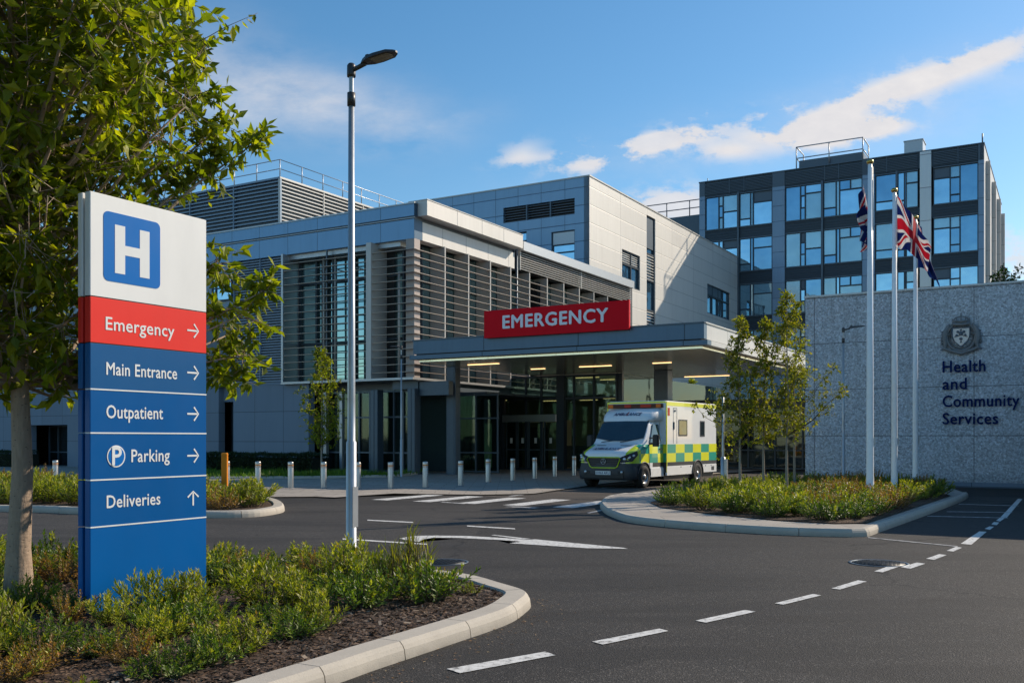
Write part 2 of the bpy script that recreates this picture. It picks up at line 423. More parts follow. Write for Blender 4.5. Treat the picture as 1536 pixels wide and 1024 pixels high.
sharp = total([(1240,215,60,12,.1,.8),(820,236,60,9,.12,.6),(1060,170,60,8,.2,.45),(980,205,70,8,.2,.6),(1350,170,70,22,.5,.45),(1190,196,120,20,.10,1.05),(1300,193,60,13,.05,.85),(1290,150,120,20,.42,1.0),(1400,118,80,19,.30,1.0),(1500,76,70,22,.30,1.1),(1090,228,50,13,0,.8),
               (940,232,100,18,.30,.95),(1015,208,60,13,.20,.85),(778,232,34,16,.35,.75),(880,216,24,9,0,.45),(870,248,60,10,.1,.5),
               (1000,300,75,22,.1,.95),(1030,318,50,20,0,.9),(1150,170,60,10,.3,.5),(1525,395,40,40,0,.9),(1500,350,40,20,0,.3)])
haze = total([(370,130,120,60,-.1,.75),(470,150,130,45,-.05,.6),(560,180,110,45,0,.5),(300,60,100,60,0,.25),(600,215,90,30,.1,.35),(1420,150,200,60,.3,.35),(1180,190,200,50,.2,.35),(950,240,170,40,.2,.25),(700,180,60,20,.2,.25)])
m1 = w.math('MULTIPLY_ADD', n1, 7.0, -3.7); m2 = w.math('MULTIPLY_ADD', n2, 3.0, -1.15, clamp=True)
c1 = w.math('MULTIPLY', w.math('ADD', sharp, m1), 1.6)
c1 = w.math('MULTIPLY', w.math('MINIMUM', w.math('MAXIMUM', c1, 0.0), 1.0), w.math('MINIMUM', sharp, 1.0))
c1 = w.math('MULTIPLY', c1, .88, clamp=True)
c2 = w.math('MULTIPLY', w.math('MULTIPLY', haze, m2), 1.0, clamp=True)
back = w.math('MULTIPLY', w.math('LESS_THAN', y, .1), w.math('MULTIPLY_ADD', w.noise(w.scale(gen,(1,1,3)), 3.2, 7, .6), 3.2, -1.75, clamp=True))
cm = w.math('MAXIMUM', w.math('ADD', c1, c2, clamp=True), w.math('MULTIPLY', back, .22))
hs = w.n('ShaderNodeHueSaturation'); hs.inputs['Hue'].default_value = .493; hs.inputs['Saturation'].default_value = 1.27; hs.inputs['Value'].default_value = 1.16
w.t.links.new(sky.outputs[0], hs.inputs['Color'])
fl = w.mix(w.math('MULTIPLY_ADD', n1, .9, .1, clamp=True), (4.6,4.75,5.4), (7.6,7.3,7.1))
skc = w.mix(cm, hs.outputs[0], fl)
bg = w.n('ShaderNodeBackground'); w.t.links.new(skc, bg.inputs[0]); bg.inputs[1].default_value = .124
w.t.links.new(bg.outputs[0], w.out.inputs[0])
SKY, BG = sky, bg
# ================================================================ ground sheets
def sheet(name, pts, z, mat, kind='structure'):
    mb = MB(); n = len(pts)
    tri = bmesh.new(); vs = [tri.verts.new((p[0], p[1], z)) for p in pts]; f = tri.faces.new(vs)
    if f.normal.z < 0 or sum(pts[i][0]*pts[(i+1)%n][1]-pts[(i+1)%n][0]*pts[i][1] for i in range(n)) < 0: f.normal_flip()
    bmesh.ops.triangulate(tri, faces=tri.faces[:])
    me = bpy.data.meshes.new(name); tri.to_mesh(me); tri.free(); me.materials.append(mat)
    return tag(link(name, me), kind=kind)
sheet('ground', [(-1500,-1500),(1500,-1500),(1500,1500),(-1500,1500)], -.02, M['asphalt'])
sheet('road', [W(-75,-30), W(60,-30), W(60,36), W(-75,36)], 0, M['asphalt'])
def catmull(pts, n=10, closed=False):
    out = []; k = len(pts)
    for i in range(k if closed else k-1):
        p = [pts[(i+j-1) % k] if closed else pts[min(max(i+j-1,0),k-1)] for j in range(4)]
        for s in range(n):
            t = s/n
            out.append(tuple(.5*((2*p[1][d]) + (-p[0][d]+p[2][d])*t + (2*p[0][d]-5*p[1][d]+4*p[2][d]-p[3][d])*t*t + (-p[0][d]+3*p[1][d]-3*p[2][d]+p[3][d])*t**3) for d in (0,1)))
    if not closed: out.append(tuple(pts[-1]))
    return out
def resample(pts, step):
    out = [pts[0]]; acc = 0
    for i in range(len(pts)-1):
        p, q = Vector(pts[i]), Vector(pts[i+1]); L = (q-p).length; 
        while acc + L >= step:
            t = (step-acc)/L; p = p.lerp(q, t); out.append(tuple(p)); L = (q-p).length; acc = 0
        acc += L
    if (Vector(out[-1])-Vector(pts[-1])).length > step*.3: out.append(tuple(pts[-1]))
    return out
def kerb(pts, w_, h, inside=1, seg=1.1, step=.11, name='kerb', z0=0):
    """kerb stones along a path of outer foot points; inside=+1: bed lies to the left of the path"""
    P = resample(pts, step); n = len(P)
    prof = [(0,-.02),(.012,h*.55),(.028,h-.028),(.055,h),(w_-.02,h),(w_,h-.015),(w_,-.02)]
    per = max(1, int(round(seg/step))); mb = MB(); dirs = []
    for i in range(n):
        d = Vector(P[min(i+1,n-1)])-Vector(P[max(i-1,0)]); d.normalize(); dirs.append(d)
    i0 = 0
    while i0 < n-1:
        i1 = min(i0+per, n-1); rings = []
        for i in range(i0, i1+1):
            d = dirs[i]; nn = Vector((-d.y, d.x))*inside; c = Vector(P[i])
            if i == i0: c = c + d*.005
            if i == i1: c = c - d*.005
            jz = 0
            rings.append([(c.x+nn.x*o, c.y+nn.y*o, z+jz+z0) for o, z in prof])
        k = len(prof); vs = [p for r in rings for p in r]; fs = []
        for a in range(len(rings)-1):
            for b in range(k-1): fs.append((a*k+b, a*k+b+1, (a+1)*k+b+1, (a+1)*k+b))
        fs.append(tuple(range(k-1,-1,-1))); fs.append(tuple(range((len(rings)-1)*k, len(rings)*k)))
        mb.add(vs, fs); i0 = i1
    return tag(mb.build(name, M['kerb']), kind='structure')
# foreground bed
fg_near = [G(300,1096), G(509,1024), G(566,1003.5), G(672,967.7), G(758,937.6)]
fg_tip = [G(787,920), G(795,905.5)]
fg_far = [G(p, q, .13) for p, q in ((758,873),(709,860),(638,850.5),(540,842),(400,835),(100,825),(-150,817),(-700,800))]
p0 = G(300,1096); d0 = Vector(p0)-Vector(G(509,1024)); d0.normalize()
fg_start = [(p0[0]+d0.x*6, p0[1]+d0.y*6)]
fg_path = catmull(fg_start + fg_near + fg_tip + fg_far, 12)
kerb(fg_path, .26, .13, 1, .92)
fg_poly = fg_start + fg_near + fg_tip + fg_far
def inset(poly, d):
    out = []; n = len(poly)
    for i in range(n):
        a_, b_ = Vector(poly[i-1]), Vector(poly[(i+1)%n]); t = (b_-a_).normalized(); out.append((poly[i][0]-t.y*d, poly[i][1]+t.x*d))
    return out
def mulch(name, pts, z=.1):
    sheet(name, pts, z, M['mulch'])
fgb = [tuple(p) for p in catmull(fg_start + fg_near + fg_tip + fg_far, 6)]
def offset_path(P, d):
    out = []
    for i in range(len(P)):
        t = Vector(P[min(i+1,len(P)-1)])-Vector(P[max(i-1,0)]); t.normalize(); out.append((P[i][0]-t.y*d, P[i][1]+t.x*d))
    return out
fg_in = offset_path(fgb, .24)
mulch('mulch_bed', fg_in + [(fg_in[-1][0]-2, -3), (fg_in[0][0]-3, -3)][0:2])
# middle left bed
ml_near = [G(-420,766), G(0,767.5), G(116,771), G(200,774.5), G(314,777), G(383,775), G(418,770)]
ml_tip = [G(427,766), G(424,760)]
ml_far = [G(410,754.5), G(385,750), G(330,746.5), G(200,742), G(0,736), G(-420,728)]
ml_path = catmull(ml_near + ml_tip + ml_far, 10)
kerb(ml_path, .26, .14, 1, 1.1, .14)
ml_in = offset_path(catmull(ml_near + ml_tip + ml_far, 5), .24)
mulch('mulch_bed', ml_in, .11)
# right island: footpath rim and planted bed
ri_outer = [G(935,746), G(912,750), G(900,758), G(905,768), G(922,777), G(950,784.5), G(1024,792.5), G(1132,800), G(1206,803.5), G(1285,805.5)]
ri_edge = [G(1303,804.5), G(1331,794), G(1397,770), G(1445,751), G(1453,745)]
ri_back = [G(1447,741), G(1428,738)]
ri_path = catmull(ri_outer, 10)[:-1] + catmull(ri_edge, 8)
kerb(ri_path, .16, .13, 1, 1.2, .14)
bl = W(*(lambda q: (q[0], q[1]))(AB(*G(1428,737))))
ri_poly = offset_path(catmull(ri_outer, 6)[:-1] + catmull(ri_edge, 5), .14)
ri_close = [G(1410,731), G(1300,727), G(1200,724), G(1080,728), G(1000,738)]
sheet('footpath', ri_poly + ri_close, .125, M['foot'])
ri_bed = [G(975,753,.14), G(990,760,.14), G(1066,770,.14), G(1165,779.5,.14), G(1252,784.5,.14), G(1300,784,.14), G(1350,768,.14), G(1426,743,.14), G(1395,733,.14), G(1300,729,.14), G(1200,727,.14), G(1100,730,.14), G(1010,744,.14)]
sheet('planting_bed', ri_bed, .145, M['mulch'])
# pavement in front of the building
pv = [G(-500,728), G(0,736.5), G(200,741), G(330,744.5), G(395,746.5), G(470,746), G(560,740.5), G(640,742), G(720,743), G(800,741.5), G(862,732), G(905,726), W(-14,33), W(-12,60), W(-80,60)]
sheet('pavement', pv, .03, M['paving'])
dr = [G(724,743.4), G(802,741.9), G(864,732.4), G(907,726.4), W(-14.05,33.1), W(-12,48), W(-2,48), W(-6,36.5), G(1180,724), G(1075,729), G(1000,739), G(945,747), G(905,754), G(880,762)]
sheet('driveway', dr, .004, M['drive'])
mb = MB(); q = [G(p, s_, .03) for p, s_ in ((474,744.6),(502,745.8),(592,739.8),(560,738.6))]
sheet('dropped_kerb', q, .036, M['foot'])
# ---------------------------------------------------------------- markings
def mark(pts, z=.006, mat='paint', name='road_marking'): return sheet(name, [G(*p) for p in pts], z, M[mat])
zc = empty('zebra_crossing', kind='structure')
mb = MB()
for b0 in (-15.35, -14.02, -12.69, -11.36, -10.03):
    a0, a1 = (19.5, 22.05)
    p = [W(b0-.27, a0), W(b0+.27, a0), W(b0+.27, a1), W(b0-.27, a1)]
    mb.add([(x_, y_, .009) for x_, y_ in p], [(0,1,2,3)])
bpy.data.objects.remove(zc); tag(mb.build('zebra_crossing', M['paint']), kind='structure')
for d in ([(670,1003.5),(690,1010),(833,983),(818,977.5)], [(888,962.5),(904,967),(1002.7,946.5),(989,943)], [(1043,931),(1059,934),(1134,917.5),(1117,915)],
          [(1162,905),(1175,907),(1232,893),(1219,891)], [(1247,882.5),(1260,884.2),(1300,872.3),(1287,870.4)], [(1311,857),(1324,858.4),(1354,848),(1341,846.3)],
          [(1351,851),(1366,853),(1388,845.4),(1375,843.8)], [(1389,838),(1401,839.7),(1420,832.5),(1409,831)], [(1420,826),(1430,827.2),(1443,821.4),(1434,820)],
          [(1441,815.5),(1457,817),(1480,797.5),(1469,796.8)], [(1477,793),(1485,794.5),(1491,790),(1484,789.4)], [(1487,786.4),(1495,787.6),(1499,783.5),(1491,782.7)],
          [(1494,780.6),(1500,782),(1507,777.3),(1500,776.5)], [(1500.5,776),(1509.5,777),(1533.5,748.5),(1527,747.8)]): mark(d)
for d in ([(551,779.3),(551,780.7),(620,784.2),(619,782.6)], [(700,788),(701,789.6),(773,793.8),(772,792.2)], [(514,807.3),(514,809.3),(641,817.2),(641,815.4)]): mark(d)
for d in ([(1302,805.6),(1302,806.7),(1437,820.2),(1436,818.9)], [(1438,755.5),(1438,756.3),(1528,759),(1528,758.2)], [(1420,766.8),(1420,767.7),(1519,769),(1519,768.2)],
          [(1392,773.5),(1390,774.5),(1512,777.2),(1512,776.3)], [(768,744.5),(762,743.6),(868,729.5),(872,730)], [(905,732),(900,731.4),(985,723.6),(988,724)], [(660,753.2),(664,752.2),(700,754.8),(696,755.8)],
          [(756,760),(768,758.8),(810,761.2),(800,762.4)], [(905,763.5),(880,769),(884,770),(912,764.5)]): mark(d, .0065, 'worn')
arrow = [(599,806.5),(612,803.6),(640,803.4),(700,804.2),(760,806.6),(812,810.0),(778,803.2),(740,802.4)]
mark([(599,807.5),(622,803.6),(655,803.2),(700,803.8),(760,807),(790,809.6),(803,808.8),(935,821.5),(942,823),(880,822.2),(764,814.6),(782,812.2),(745,809.5),(690,806.8),(650,806.4),(636,808.6),(628,812.8),(612,811)])
mark([(736,802.6),(742,802.2),(796,808.2),(786,809)], .0068)
# manholes
def manhole(p, r, label):
    t = empty('manhole_cover', (p[0], p[1], .004), .4, label, 'manhole cover')
    mb = MB(); mb.lathe([(r*1.12, 0), (r*1.12,.004), (r*1.0,.0045), (r*1.0,.001)], 28); mb.build('frame', M['steel_mid'], t)
    mb = MB(); mb.lathe([(0,.003),(r*.97,.003),(r*.97,0)], 28)
    for i in range(-4,5):
        for j in range(-4,5):
            if math.hypot(i,j) < 4.2: mb.box(i*r*.2-.02, i*r*.2+.02, j*r*.2-.012, j*r*.2+.012, .003, .008)
    mb.build('lid', M['black'], t)
manhole(G(664,843), .3, 'round dark iron manhole cover in the road behind the tall lamp post')
manhole(G(1318,844.5), .33, 'worn round manhole cover beside the dashed white lane line')
# ================================================================ buildings
def louv(mb, axis, u0, u1, z0, z1, p, pitch=.125, dep_=.09, th=.03, m=0, tilt=.04):
    """a bank of slanted blades; axis 'b' faces the viewer side (-A), axis 'a' faces +B"""
    n = max(1, int((z1-z0)/pitch)); pitch = (z1-z0)/n
    for i in range(n):
        z = z0 + (i+.2)*pitch
        if axis == 'b':
            v = [(u0,p-dep_,z),(u1,p-dep_,z),(u1,p,z+tilt),(u0,p,z+tilt),(u0,p-dep_,z+th),(u1,p-dep_,z+th),(u1,p,z+tilt+th),(u0,p,z+tilt+th)]
        else:
            v = [(p+dep_,u0,z),(p+dep_,u1,z),(p,u1,z+tilt),(p,u0,z+tilt),(p+dep_,u0,z+th),(p+dep_,u1,z+th),(p,u1,z+tilt+th),(p,u0,z+tilt+th)]
        mb.add(v, [(0,3,2,1),(4,5,6,7),(0,1,5,4),(1,2,6,5),(2,3,7,6),(3,0,4,7)], m)
def root(name, b, a, label, cat, **k): 
    x_, y_ = W(b, a); return empty(name, (x_, y_, 0), RZ, label, cat, **k)
# ---- front wing -------------------------------------------------
FB, FA = -24.3, 33.3; OF = (FB, FA)
fw = root('building', FB, FA, 'two storey grey wing with slatted sunshade corner bay behind the bollards', 'building')
def fb(mb, name, m, parent=None): return mb.build(name, m, parent or fw, OF)
M['fascia'] = panel_mat('fascia panel', (.19,.34,.50), 1.83, 40, 'x', -.0, -20, .40, .5)  # blue of the shaded front is put into this colour
M['fascia_sun'] = panel_mat('sunlit fascia panel', (.66,.63,.58), 40, 40, 'y', -20, -20, .5, .15, tint=.03)  # sunlit copy of the fascia, warm brightness put into the colour
M['fascia_sun2'] = panel_mat('fascia panel on side', (.66,.63,.58), 1.95, 40, 'y', .2, -20, .5, .15, tint=.05)  # paler than the front fascia: sunlight is in the colour
M['conc'] = panel_mat('concrete panel', (.20,.25,.31), 1.85, 1.42, 'x', -.2, 0.02, .7, .0, .02, .07)
mb = MB()
mb.box(-62,FB,FA,FA+.6,10.22,11.06); mb.box(-62,FB-.02,FA+.05,FA+.6,11.06,11.2,1); mb.box(-62,FB,FA,FA+.6,11.2,11.72)
mb.box(-62,FB,FA+.6,57,11.3,11.62,1)
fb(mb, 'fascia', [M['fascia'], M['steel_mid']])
mb = MB(); mb.box(-62,FB+.03,FA-.04,FA+.62,11.722,11.78); mb.box(-62,FB+.04,FA-.03,FA+.02,11.1,11.125)
fb(mb, 'coping', M['steel'])
mb = MB(); mb.box(FB-.5,FB+.003,FA+.6,41.9,10.22,11.02); mb.box(FB-.5,FB-.10,FA+.6,41.9,11.02,11.2,1)
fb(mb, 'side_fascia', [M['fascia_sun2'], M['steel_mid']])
mb = MB(); mb.box(FB-.5,FB+.5,FA+.25,41.9,11.2,11.86); mb.box(FB-.5,FB+.52,FA+.23,41.92,11.863,11.90,1)
for a_ in (35.9,38.0,40.0): mb.box(FB+.5,FB+.504,a_,a_+.015,11.2,11.86,2)
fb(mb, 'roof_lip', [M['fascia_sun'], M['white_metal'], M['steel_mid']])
# plain side upper louvre band beyond the lip
mb = MB(); mb.box(FB-.5,FB+.32,42.3,56.7,11.2,11.66)
fb(mb, 'side_cap', M['steel'])
mb = MB(); mb.box(FB-.4,FB-.06,42.0,56.7,10.25,11.2,1); louv(mb,'a',42.35,56.68,10.25,11.18,FB-.05,.105,.16,.028)
mb.box(FB-.06,FB+.12,42.3,42.35,10.22,11.2,0); mb.box(FB-.06,FB+.12,49.4,49.46,10.22,11.2,0)
fb(mb, 'side_louvre', [M['white_metal'], M['black']])
mb = MB(); mb.box(FB-.45,FB-.05,41.92,42.3,10.2,11.6); mb.tube((FB+.02,42.1,4.2),(FB+.02,42.1,11.2),.06)
fb(mb, 'downpipe', M['steel_mid'])
mb = MB()
for i in range(7):      # end wall of the wing towards the back block
    pass
mb.box(FB-.5,FB,56.7,57.1,0,11.5); mb.box(-62,-61.7,FA,57,0,11.6)
mb.box(-62,FB-.4,56.8,57.1,0,11.4)
fb(mb, 'end_wall', M['clad_shade'])
# bay frame, fins, slats
bay0 = bA(430,FA); pier = bA(555,FA); pier1 = bA(565,FA)
mb = MB()
mb.box(bay0-.12,bay0,FA-.25,FA+1.3,4.22,10.22); mb.box(bay0-.12,FB+.12,FA-.27,FA+1.3,4.12,4.22); mb.box(bay0,FB-.9,FA+.2,FA+1.3,10.0,10.22)
mb.box(FB-.9,FB+.12,FA+1.3,56.7,4.12,4.22)
fb(mb, 'bay_frame', M['steel'])
mb = MB(); mb.box(bay0,FB-1.4,FA+1.3,56.5,3.75,4.12); mb.box(FB-1.4,FB-.02,FA+.3,56.5,3.75,4.119)
fb(mb, 'floor_edge', M['steel_mid'])
mb = MB(); mb.box(pier,pier1-.1,FA-.28,FA+1.28,4.22,10.21)
fb(mb, 'fin', M['white_metal'])
mb = MB(); mb.box(FB-.45,FB-.0,FA,FA+.42,4.22,10.215); fb(mb, 'corner_column', M['pink_col'])
# glazing set back behind slats : viewer side
def grid(mb, axis, p, u0, u1, us, z0, z1, zs, t=.05, d=.06, m=0):
    for u_ in us:
        if axis == 'b': mb.box(u_-t/2,u_+t/2,p-d,p,z0,z1,m)
        else: mb.box(p,p+d,u_-t/2,u_+t/2,z0,z1,m)
    for z_ in zs:
        if axis == 'b': mb.box(u0,u1,p-d+.006,p,z_-t/2,z_+t/2,m)
        else: mb.box(p,p+d-.006,u0,u1,z_-t/2,z_+t/2,m)
GA = FA+.95
mb = MB(); mb.box(bay0,FB-1.3,GA+.02,GA+.06,4.22,10.0); o1 = fb(mb, 'bay_window', M['glass_green'])
mb = MB(); us = [bay0+.05+i*1.02 for i in range(7)]; grid(mb,'b',GA,bay0,FB-1.3,us,4.22,10.0,[4.27,6.05,8.9,9.97],.09,.12)
for u_ in (us[1]+.3, us[3]-.1, us[5]+.1): mb.box(u_,u_+.42,GA-.1,GA+.015,4.22,10.0,1)
fb(mb, 'mullion', [M['steel_dark'], M['black']], o1)
mb = MB()      # white inner posts seen between the slats
for u_ in (bay0+1.75, bay0+2.45, bay0+3.6): mb.tube((u_,FA+.6,4.22),(u_,FA+.6,10.1),.05); mb.tube((u_,FA+.75,9.4),(u_+.0,GA,9.4),.03)
mb.tube((FB-1.35,FA+.7,4.22),(FB-1.35,FA+.7,9.0),.055,m=1)
fb(mb, 'inner_post', [M['white_metal'], M['white_metal']])
GB = FB-.70
mb = MB(); mb.box(GB-.06,GB-.02,GA,56.6,4.22,10.22); o2 = fb(mb, 'side_window', M['glass_green'])
mb = MB(); fins = [33.55+1.95*(i+1) for i in range(11)]
grid(mb,'a',GB-.02,GA,56.6,[f_-.75 for f_ in fins]+[f_+.05 for f_ in fins],4.22,10.22,[4.27,6.0,8.6],.07,.1)
fb(mb, 'mullion', M['steel_dark'], o2)
M['fin_side'] = plain('side fin', (.40,.385,.36), .5, .1, .1, 4)  # one plain buff-grey tone for every side fin
for f_ in fins:
    mb = MB(); mb.box(GB+.002,FB+.05,f_-.025,f_+.025,4.22,10.218); mb.box(FB+.05,FB+.11,f_-.045,f_+.045,4.22,10.218)
    fb(mb, 'fin', M['fin_side'])
# slats, one set per bay
def slats(axis, u0, u1, z0, z1, p, n, w0=.02):
    mb = MB()
    for i in range(n):
        z = z0 + (z1-z0)*(i+.5)/n
        if axis == 'b': mb.box(u0,u1,p-.22,p-.06,z-.011,z+.014)
        else: mb.box(p-.02,p+.12,u0,u1,z-.010,z+.013)
    return mb
mid = [bay0, (bay0+pier)/2, pier]
for i in range(2): fb(slats('b', mid[i]+.01, mid[i+1]-.01, 4.3, 9.9, FA, 17), 'slat_set', M['slat'])
fb(slats('b', pier1-.09, FB+.16, 4.3, 9.9, FA, 17), 'slat_set', M['slat'])
ed = [FA+.02]+fins+[56.6]
for i in range(len(ed)-1): fb(slats('a', ed[i]-.0, ed[i+1]-.02, 4.3, 9.9, FB, 17), 'slat_set', M['slat'])
mb = MB()
for u_ in mid[1:2]: mb.box(u_-.03,u_+.03,FA-.05,FA+.02,4.22,10.2)
fb(mb, 'hanger', M['steel_mid'])
# left of the bay: ribbed wall, panels, windows
x0 = bA(350,FA)
mb = MB(); mb.box(-62,bay0-.12,FA+.2,FA+.5,4.27,10.22,1)
louv(mb,'b',x0,bay0-.14,4.27,10.2,FA+.19,.125,.12,.05)
for u_ in (x0,(x0+bay0)/2): mb.box(u_-.02,u_+.02,FA+.03,FA+.2,4.27,10.2,0)
louv(mb,'b',-62,bA(300,FA),4.27,8.0,FA+.19,.125,.12,.05)
mb.box(-62,x0-.02,FA+.12,FA+.19,8.0,10.2,0)
fb(mb, 'ribbed_wall', [plain('ribbed cladding', (.20,.27,.35), .45, .3), M['steel_mid']])
mb = MB(); w0 = bA(318,FA); mb.box(w0,x0-.15,FA+.05,FA+.11,8.4,9.6); o3 = fb(mb, 'window', M['glass_blue'])
mb = MB(); grid(mb,'b',FA+.05,w0,x0-.15,[w0,w0+.25,x0-.15],8.4,9.6,[8.4,9.0,9.6],.06,.05); fb(mb,'window_frame',M['steel_dark'],o3)
M['louv_dark'] = M['steel_dark']
x1 = bA(328,FA); x2 = bA(463,FA)
mb = MB(); mb.box(x0,x2,FA,FA+.4,0,4.12)
xa, xb = bA(45,FA), bA(101,FA)
mb.box(-62,xa,FA,FA+.4,0,4.12); mb.box(xb,x1,FA,FA+.4,0,4.12); mb.box(xa,xb,FA,FA+.4,2.35,4.12); mb.box(x1,x0,FA+.3,FA+.6,3.4,4.12)
mb.box(-62,bay0-.12,FA-.02,FA+.4,4.12,4.26)
fb(mb, 'panel_wall', M['conc'])
for q0_,q1_,ya_,zt_,us_,zs_ in ((xa,xb,FA+1.2,2.35,[xa+.05,xa+.9,xb-.9,xb-.05],[.8,2.3]),(x1,x0,FA+.9,3.4,[x1+.05,x0-.05],[2.1])):
    mb = MB(); mb.box(q0_,q1_,ya_,ya_+.05,0,zt_); o4 = fb(mb,'door',M['glass_dark'])
    mb = MB(); grid(mb,'b',ya_,q0_,q1_,us_,0,zt_,zs_,.07,.06); fb(mb,'door_frame',M['steel_mid'],o4)
# ground floor glazing under the bay
p0_, p1_ = bA(554,FA), bA(565,FA)
mb = MB(); mb.box(x2,FB-.4,FA+.9,FA+.94,.1,3.75); o5 = fb(mb,'ground_floor_window',M['glass_lobby'])
mb = MB(); us = [bA(p,FA+.9) for p in (466,487,512,540,556,592,606)]
grid(mb,'b',FA+.9,x2,FB-.4,us,.1,3.75,[.14,.95,2.55,3.7],.07,.08)
fb(mb,'mullion',M['steel_mid'],o5)
mb = MB(); mb.box(x2,FB-.2,FA+.7,FA+1.1,0,.1); fb(mb,'plinth',M['conc'])
for (c0,c1,nm,mt) in ((p0_,p1_,'column','steel_mid'),(FB-.42,FB-.02,'column','steel_mid')):
    mb = MB(); mb.bev(c0,c1,FA+.05,FA+.5,0,3.75,.02); mb.box((c0+c1)/2-.02,(c0+c1)/2+.02,FA+.03,FA+.06,0,3.75); fb(mb,nm,M[mt])
mb = MB(); mb.bev(bA(484,FA+.5),bA(489,FA+.5),FA+.5,FA+.7,0,3.75,.01); mb.bev(bA(509,FA+.5),bA(513,FA+.5),FA+.5,FA+.7,0,3.75,.01); fb(mb,'column',M['steel'])
E0_ = 41.8
# corner recess: window, beam, dark inside
mb = MB(); mb.box(FB-.02,-21.9,36.4,36.44,.05,3.6); o6 = fb(mb,'recess_window',M['glass_lobby'])
mb = MB(); grid(mb,'b',36.4,FB,-21.9,[FB+.1,FB+1.2,-21.95],.05,3.6,[.1,.95,2.5,3.55],.06,.07); fb(mb,'mullion',M['steel_mid'],o6)
mb = MB(); mb.bev(FB,-22.75,FA+.35,FA+.7,3.45,4.05,.015); mb.box(FB,-22.6,36.5,41.5,3.61,3.7); fb(mb,'beam',M['steel_mid'])
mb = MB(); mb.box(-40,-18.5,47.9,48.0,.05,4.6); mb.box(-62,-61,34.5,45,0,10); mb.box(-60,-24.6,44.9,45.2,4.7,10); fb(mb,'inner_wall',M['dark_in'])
M['lobby_wall'] = plain('pale lobby wall', (.52,.58,.46), .7); M['lobby_floor'] = plain('lobby floor', (.30,.29,.26), .3)
mb = MB(); mb.box(-30,-18.6,47.7,47.8,.05,4.6); fb(mb,'lobby_wall',M['lobby_wall'])
mb = MB(); mb.box(-30,-18.6,E0_,47.7,.035,.05); fb(mb,'lobby_floor',M['lobby_floor'])
mb = MB(); mb.box(-23.6,-21.4,45.6,46.3,.05,1.15); mb.box(-23.8,-21.2,45.5,46.4,1.15,1.2); mb.box(-26.2,-25.4,46.6,47.6,.05,2.2); mb.box(-20.6,-19.4,46.9,47.6,.05,1.9); fb(mb,'reception_desk',M['steel_mid'])
for q_ in ((-26,43.5),(-24,43),(-21.8,43),(-24,45.4),(-21.8,45.4),(-19.8,44)):
    mb = MB(); mb.box(q_[0]-.5,q_[0]+.5,q_[1]-.06,q_[1]+.06,3.60,3.62); fb(mb,'ceiling_light',M['lamp_on'])
mb = MB(); mb.box(-30,-18.6,41.8,47.7,3.63,3.7); fb(mb,'lobby_ceiling',M['white_metal'])
mb = MB(); mb.box(x2+.05,FB-.5,FA+4.4,FA+4.45,0,3.75); fb(mb,'inner_partition',M['steel_mid'])
# entrance glazing
E = 41.6
mb = MB(); mb.box(-24.5,-18.4,E,E+.04,2.5,4.68); mb.box(-24.5,-23.7,E,E+.04,.03,2.5); mb.box(-20.9,-18.4,E,E+.04,.03,2.5); o7 = fb(mb,'entrance_window',M['glass_lobby'])
mb = MB(); grid(mb,'b',E,-24.5,-18.4,[bA(p,E) for p in (757,790,813,838,862,892,926)],.03,4.68,[.08,3.55,4.64],.09,.12)
mb.box(bA(757,E)-.35,bA(757,E),E-.2,E+.1,.03,4.68,0); mb.box(bA(843,E)-.18,bA(843,E)+.22,E-.25,E+.1,.03,4.68,0)
fb(mb,'mullion',M['steel_dark'],o7)
mb = MB(); mb.bev(bA(757,E),bA(838,E),E-.28,E+.05,2.42,2.78,.02); fb(mb,'door_header',M['steel'])
M['soft_in'] = emit('lit lobby wall', (.50,.62,.42), .10)
dpx = [(759,775),(776,792),(793,814),(816,836)]
for i,(d0_,d1_) in enumerate(dpx):
    mb = MB(); b0_, b1_ = bA(d0_,E-.1), bA(d1_,E-.1)
    mb.box(b0_+.06,b1_-.06,E-.08,E-.06,.12,2.38); dr_ = fb(mb,'entrance_door',M['glass_lobby'])
    mb = MB(); mb.box(b0_,b0_+.06,E-.1,E-.04,.04,2.42); mb.box(b1_-.06,b1_,E-.1,E-.04,.04,2.42); mb.box(b0_,b1_,E-.1,E-.04,.04,.12); mb.box(b0_+.06,b1_-.06,E-.1,E-.045,1.0,1.06); fb(mb,'door_frame',M['steel_mid'],dr_)
    mb = MB(); mb.box((b0_+b1_)/2-.08,(b0_+b1_)/2+.06,E-.085,E-.082,1.35,1.62); fb(mb,'notice',M['letter_white'],dr_)
mb = MB(); mb.box(bA(722,E),bA(740,E),E+.30,E+.33,.1,2.35); fb(mb,'side_door_glow',emit('side lobby glow',(.45,.55,.38),.35))  # glowing panel stands in for the lit lobby behind this door
mb = MB(); 
for p_ in (694,712,742): mb.bev(bA(p_,E),bA(p_+9,E),E-.3,E+.1,.03,4.68,.02)
fb(mb,'pier',M['steel_dark'])
mb = MB(); mb.box(-27.6,-24.55,E+.2,E+.24,.03,4.1); fb(mb,'lobby_window',M['glass_lobby'])
mb = MB(); mb.box(-18.4,-18.35,E,56,.03,4.68); mb.box(-18.42,-18.2,E-.05,E+.15,.03,4.68,1); fb(mb,'lobby_side_window',[M['glass_lobby'],M['steel_dark']])
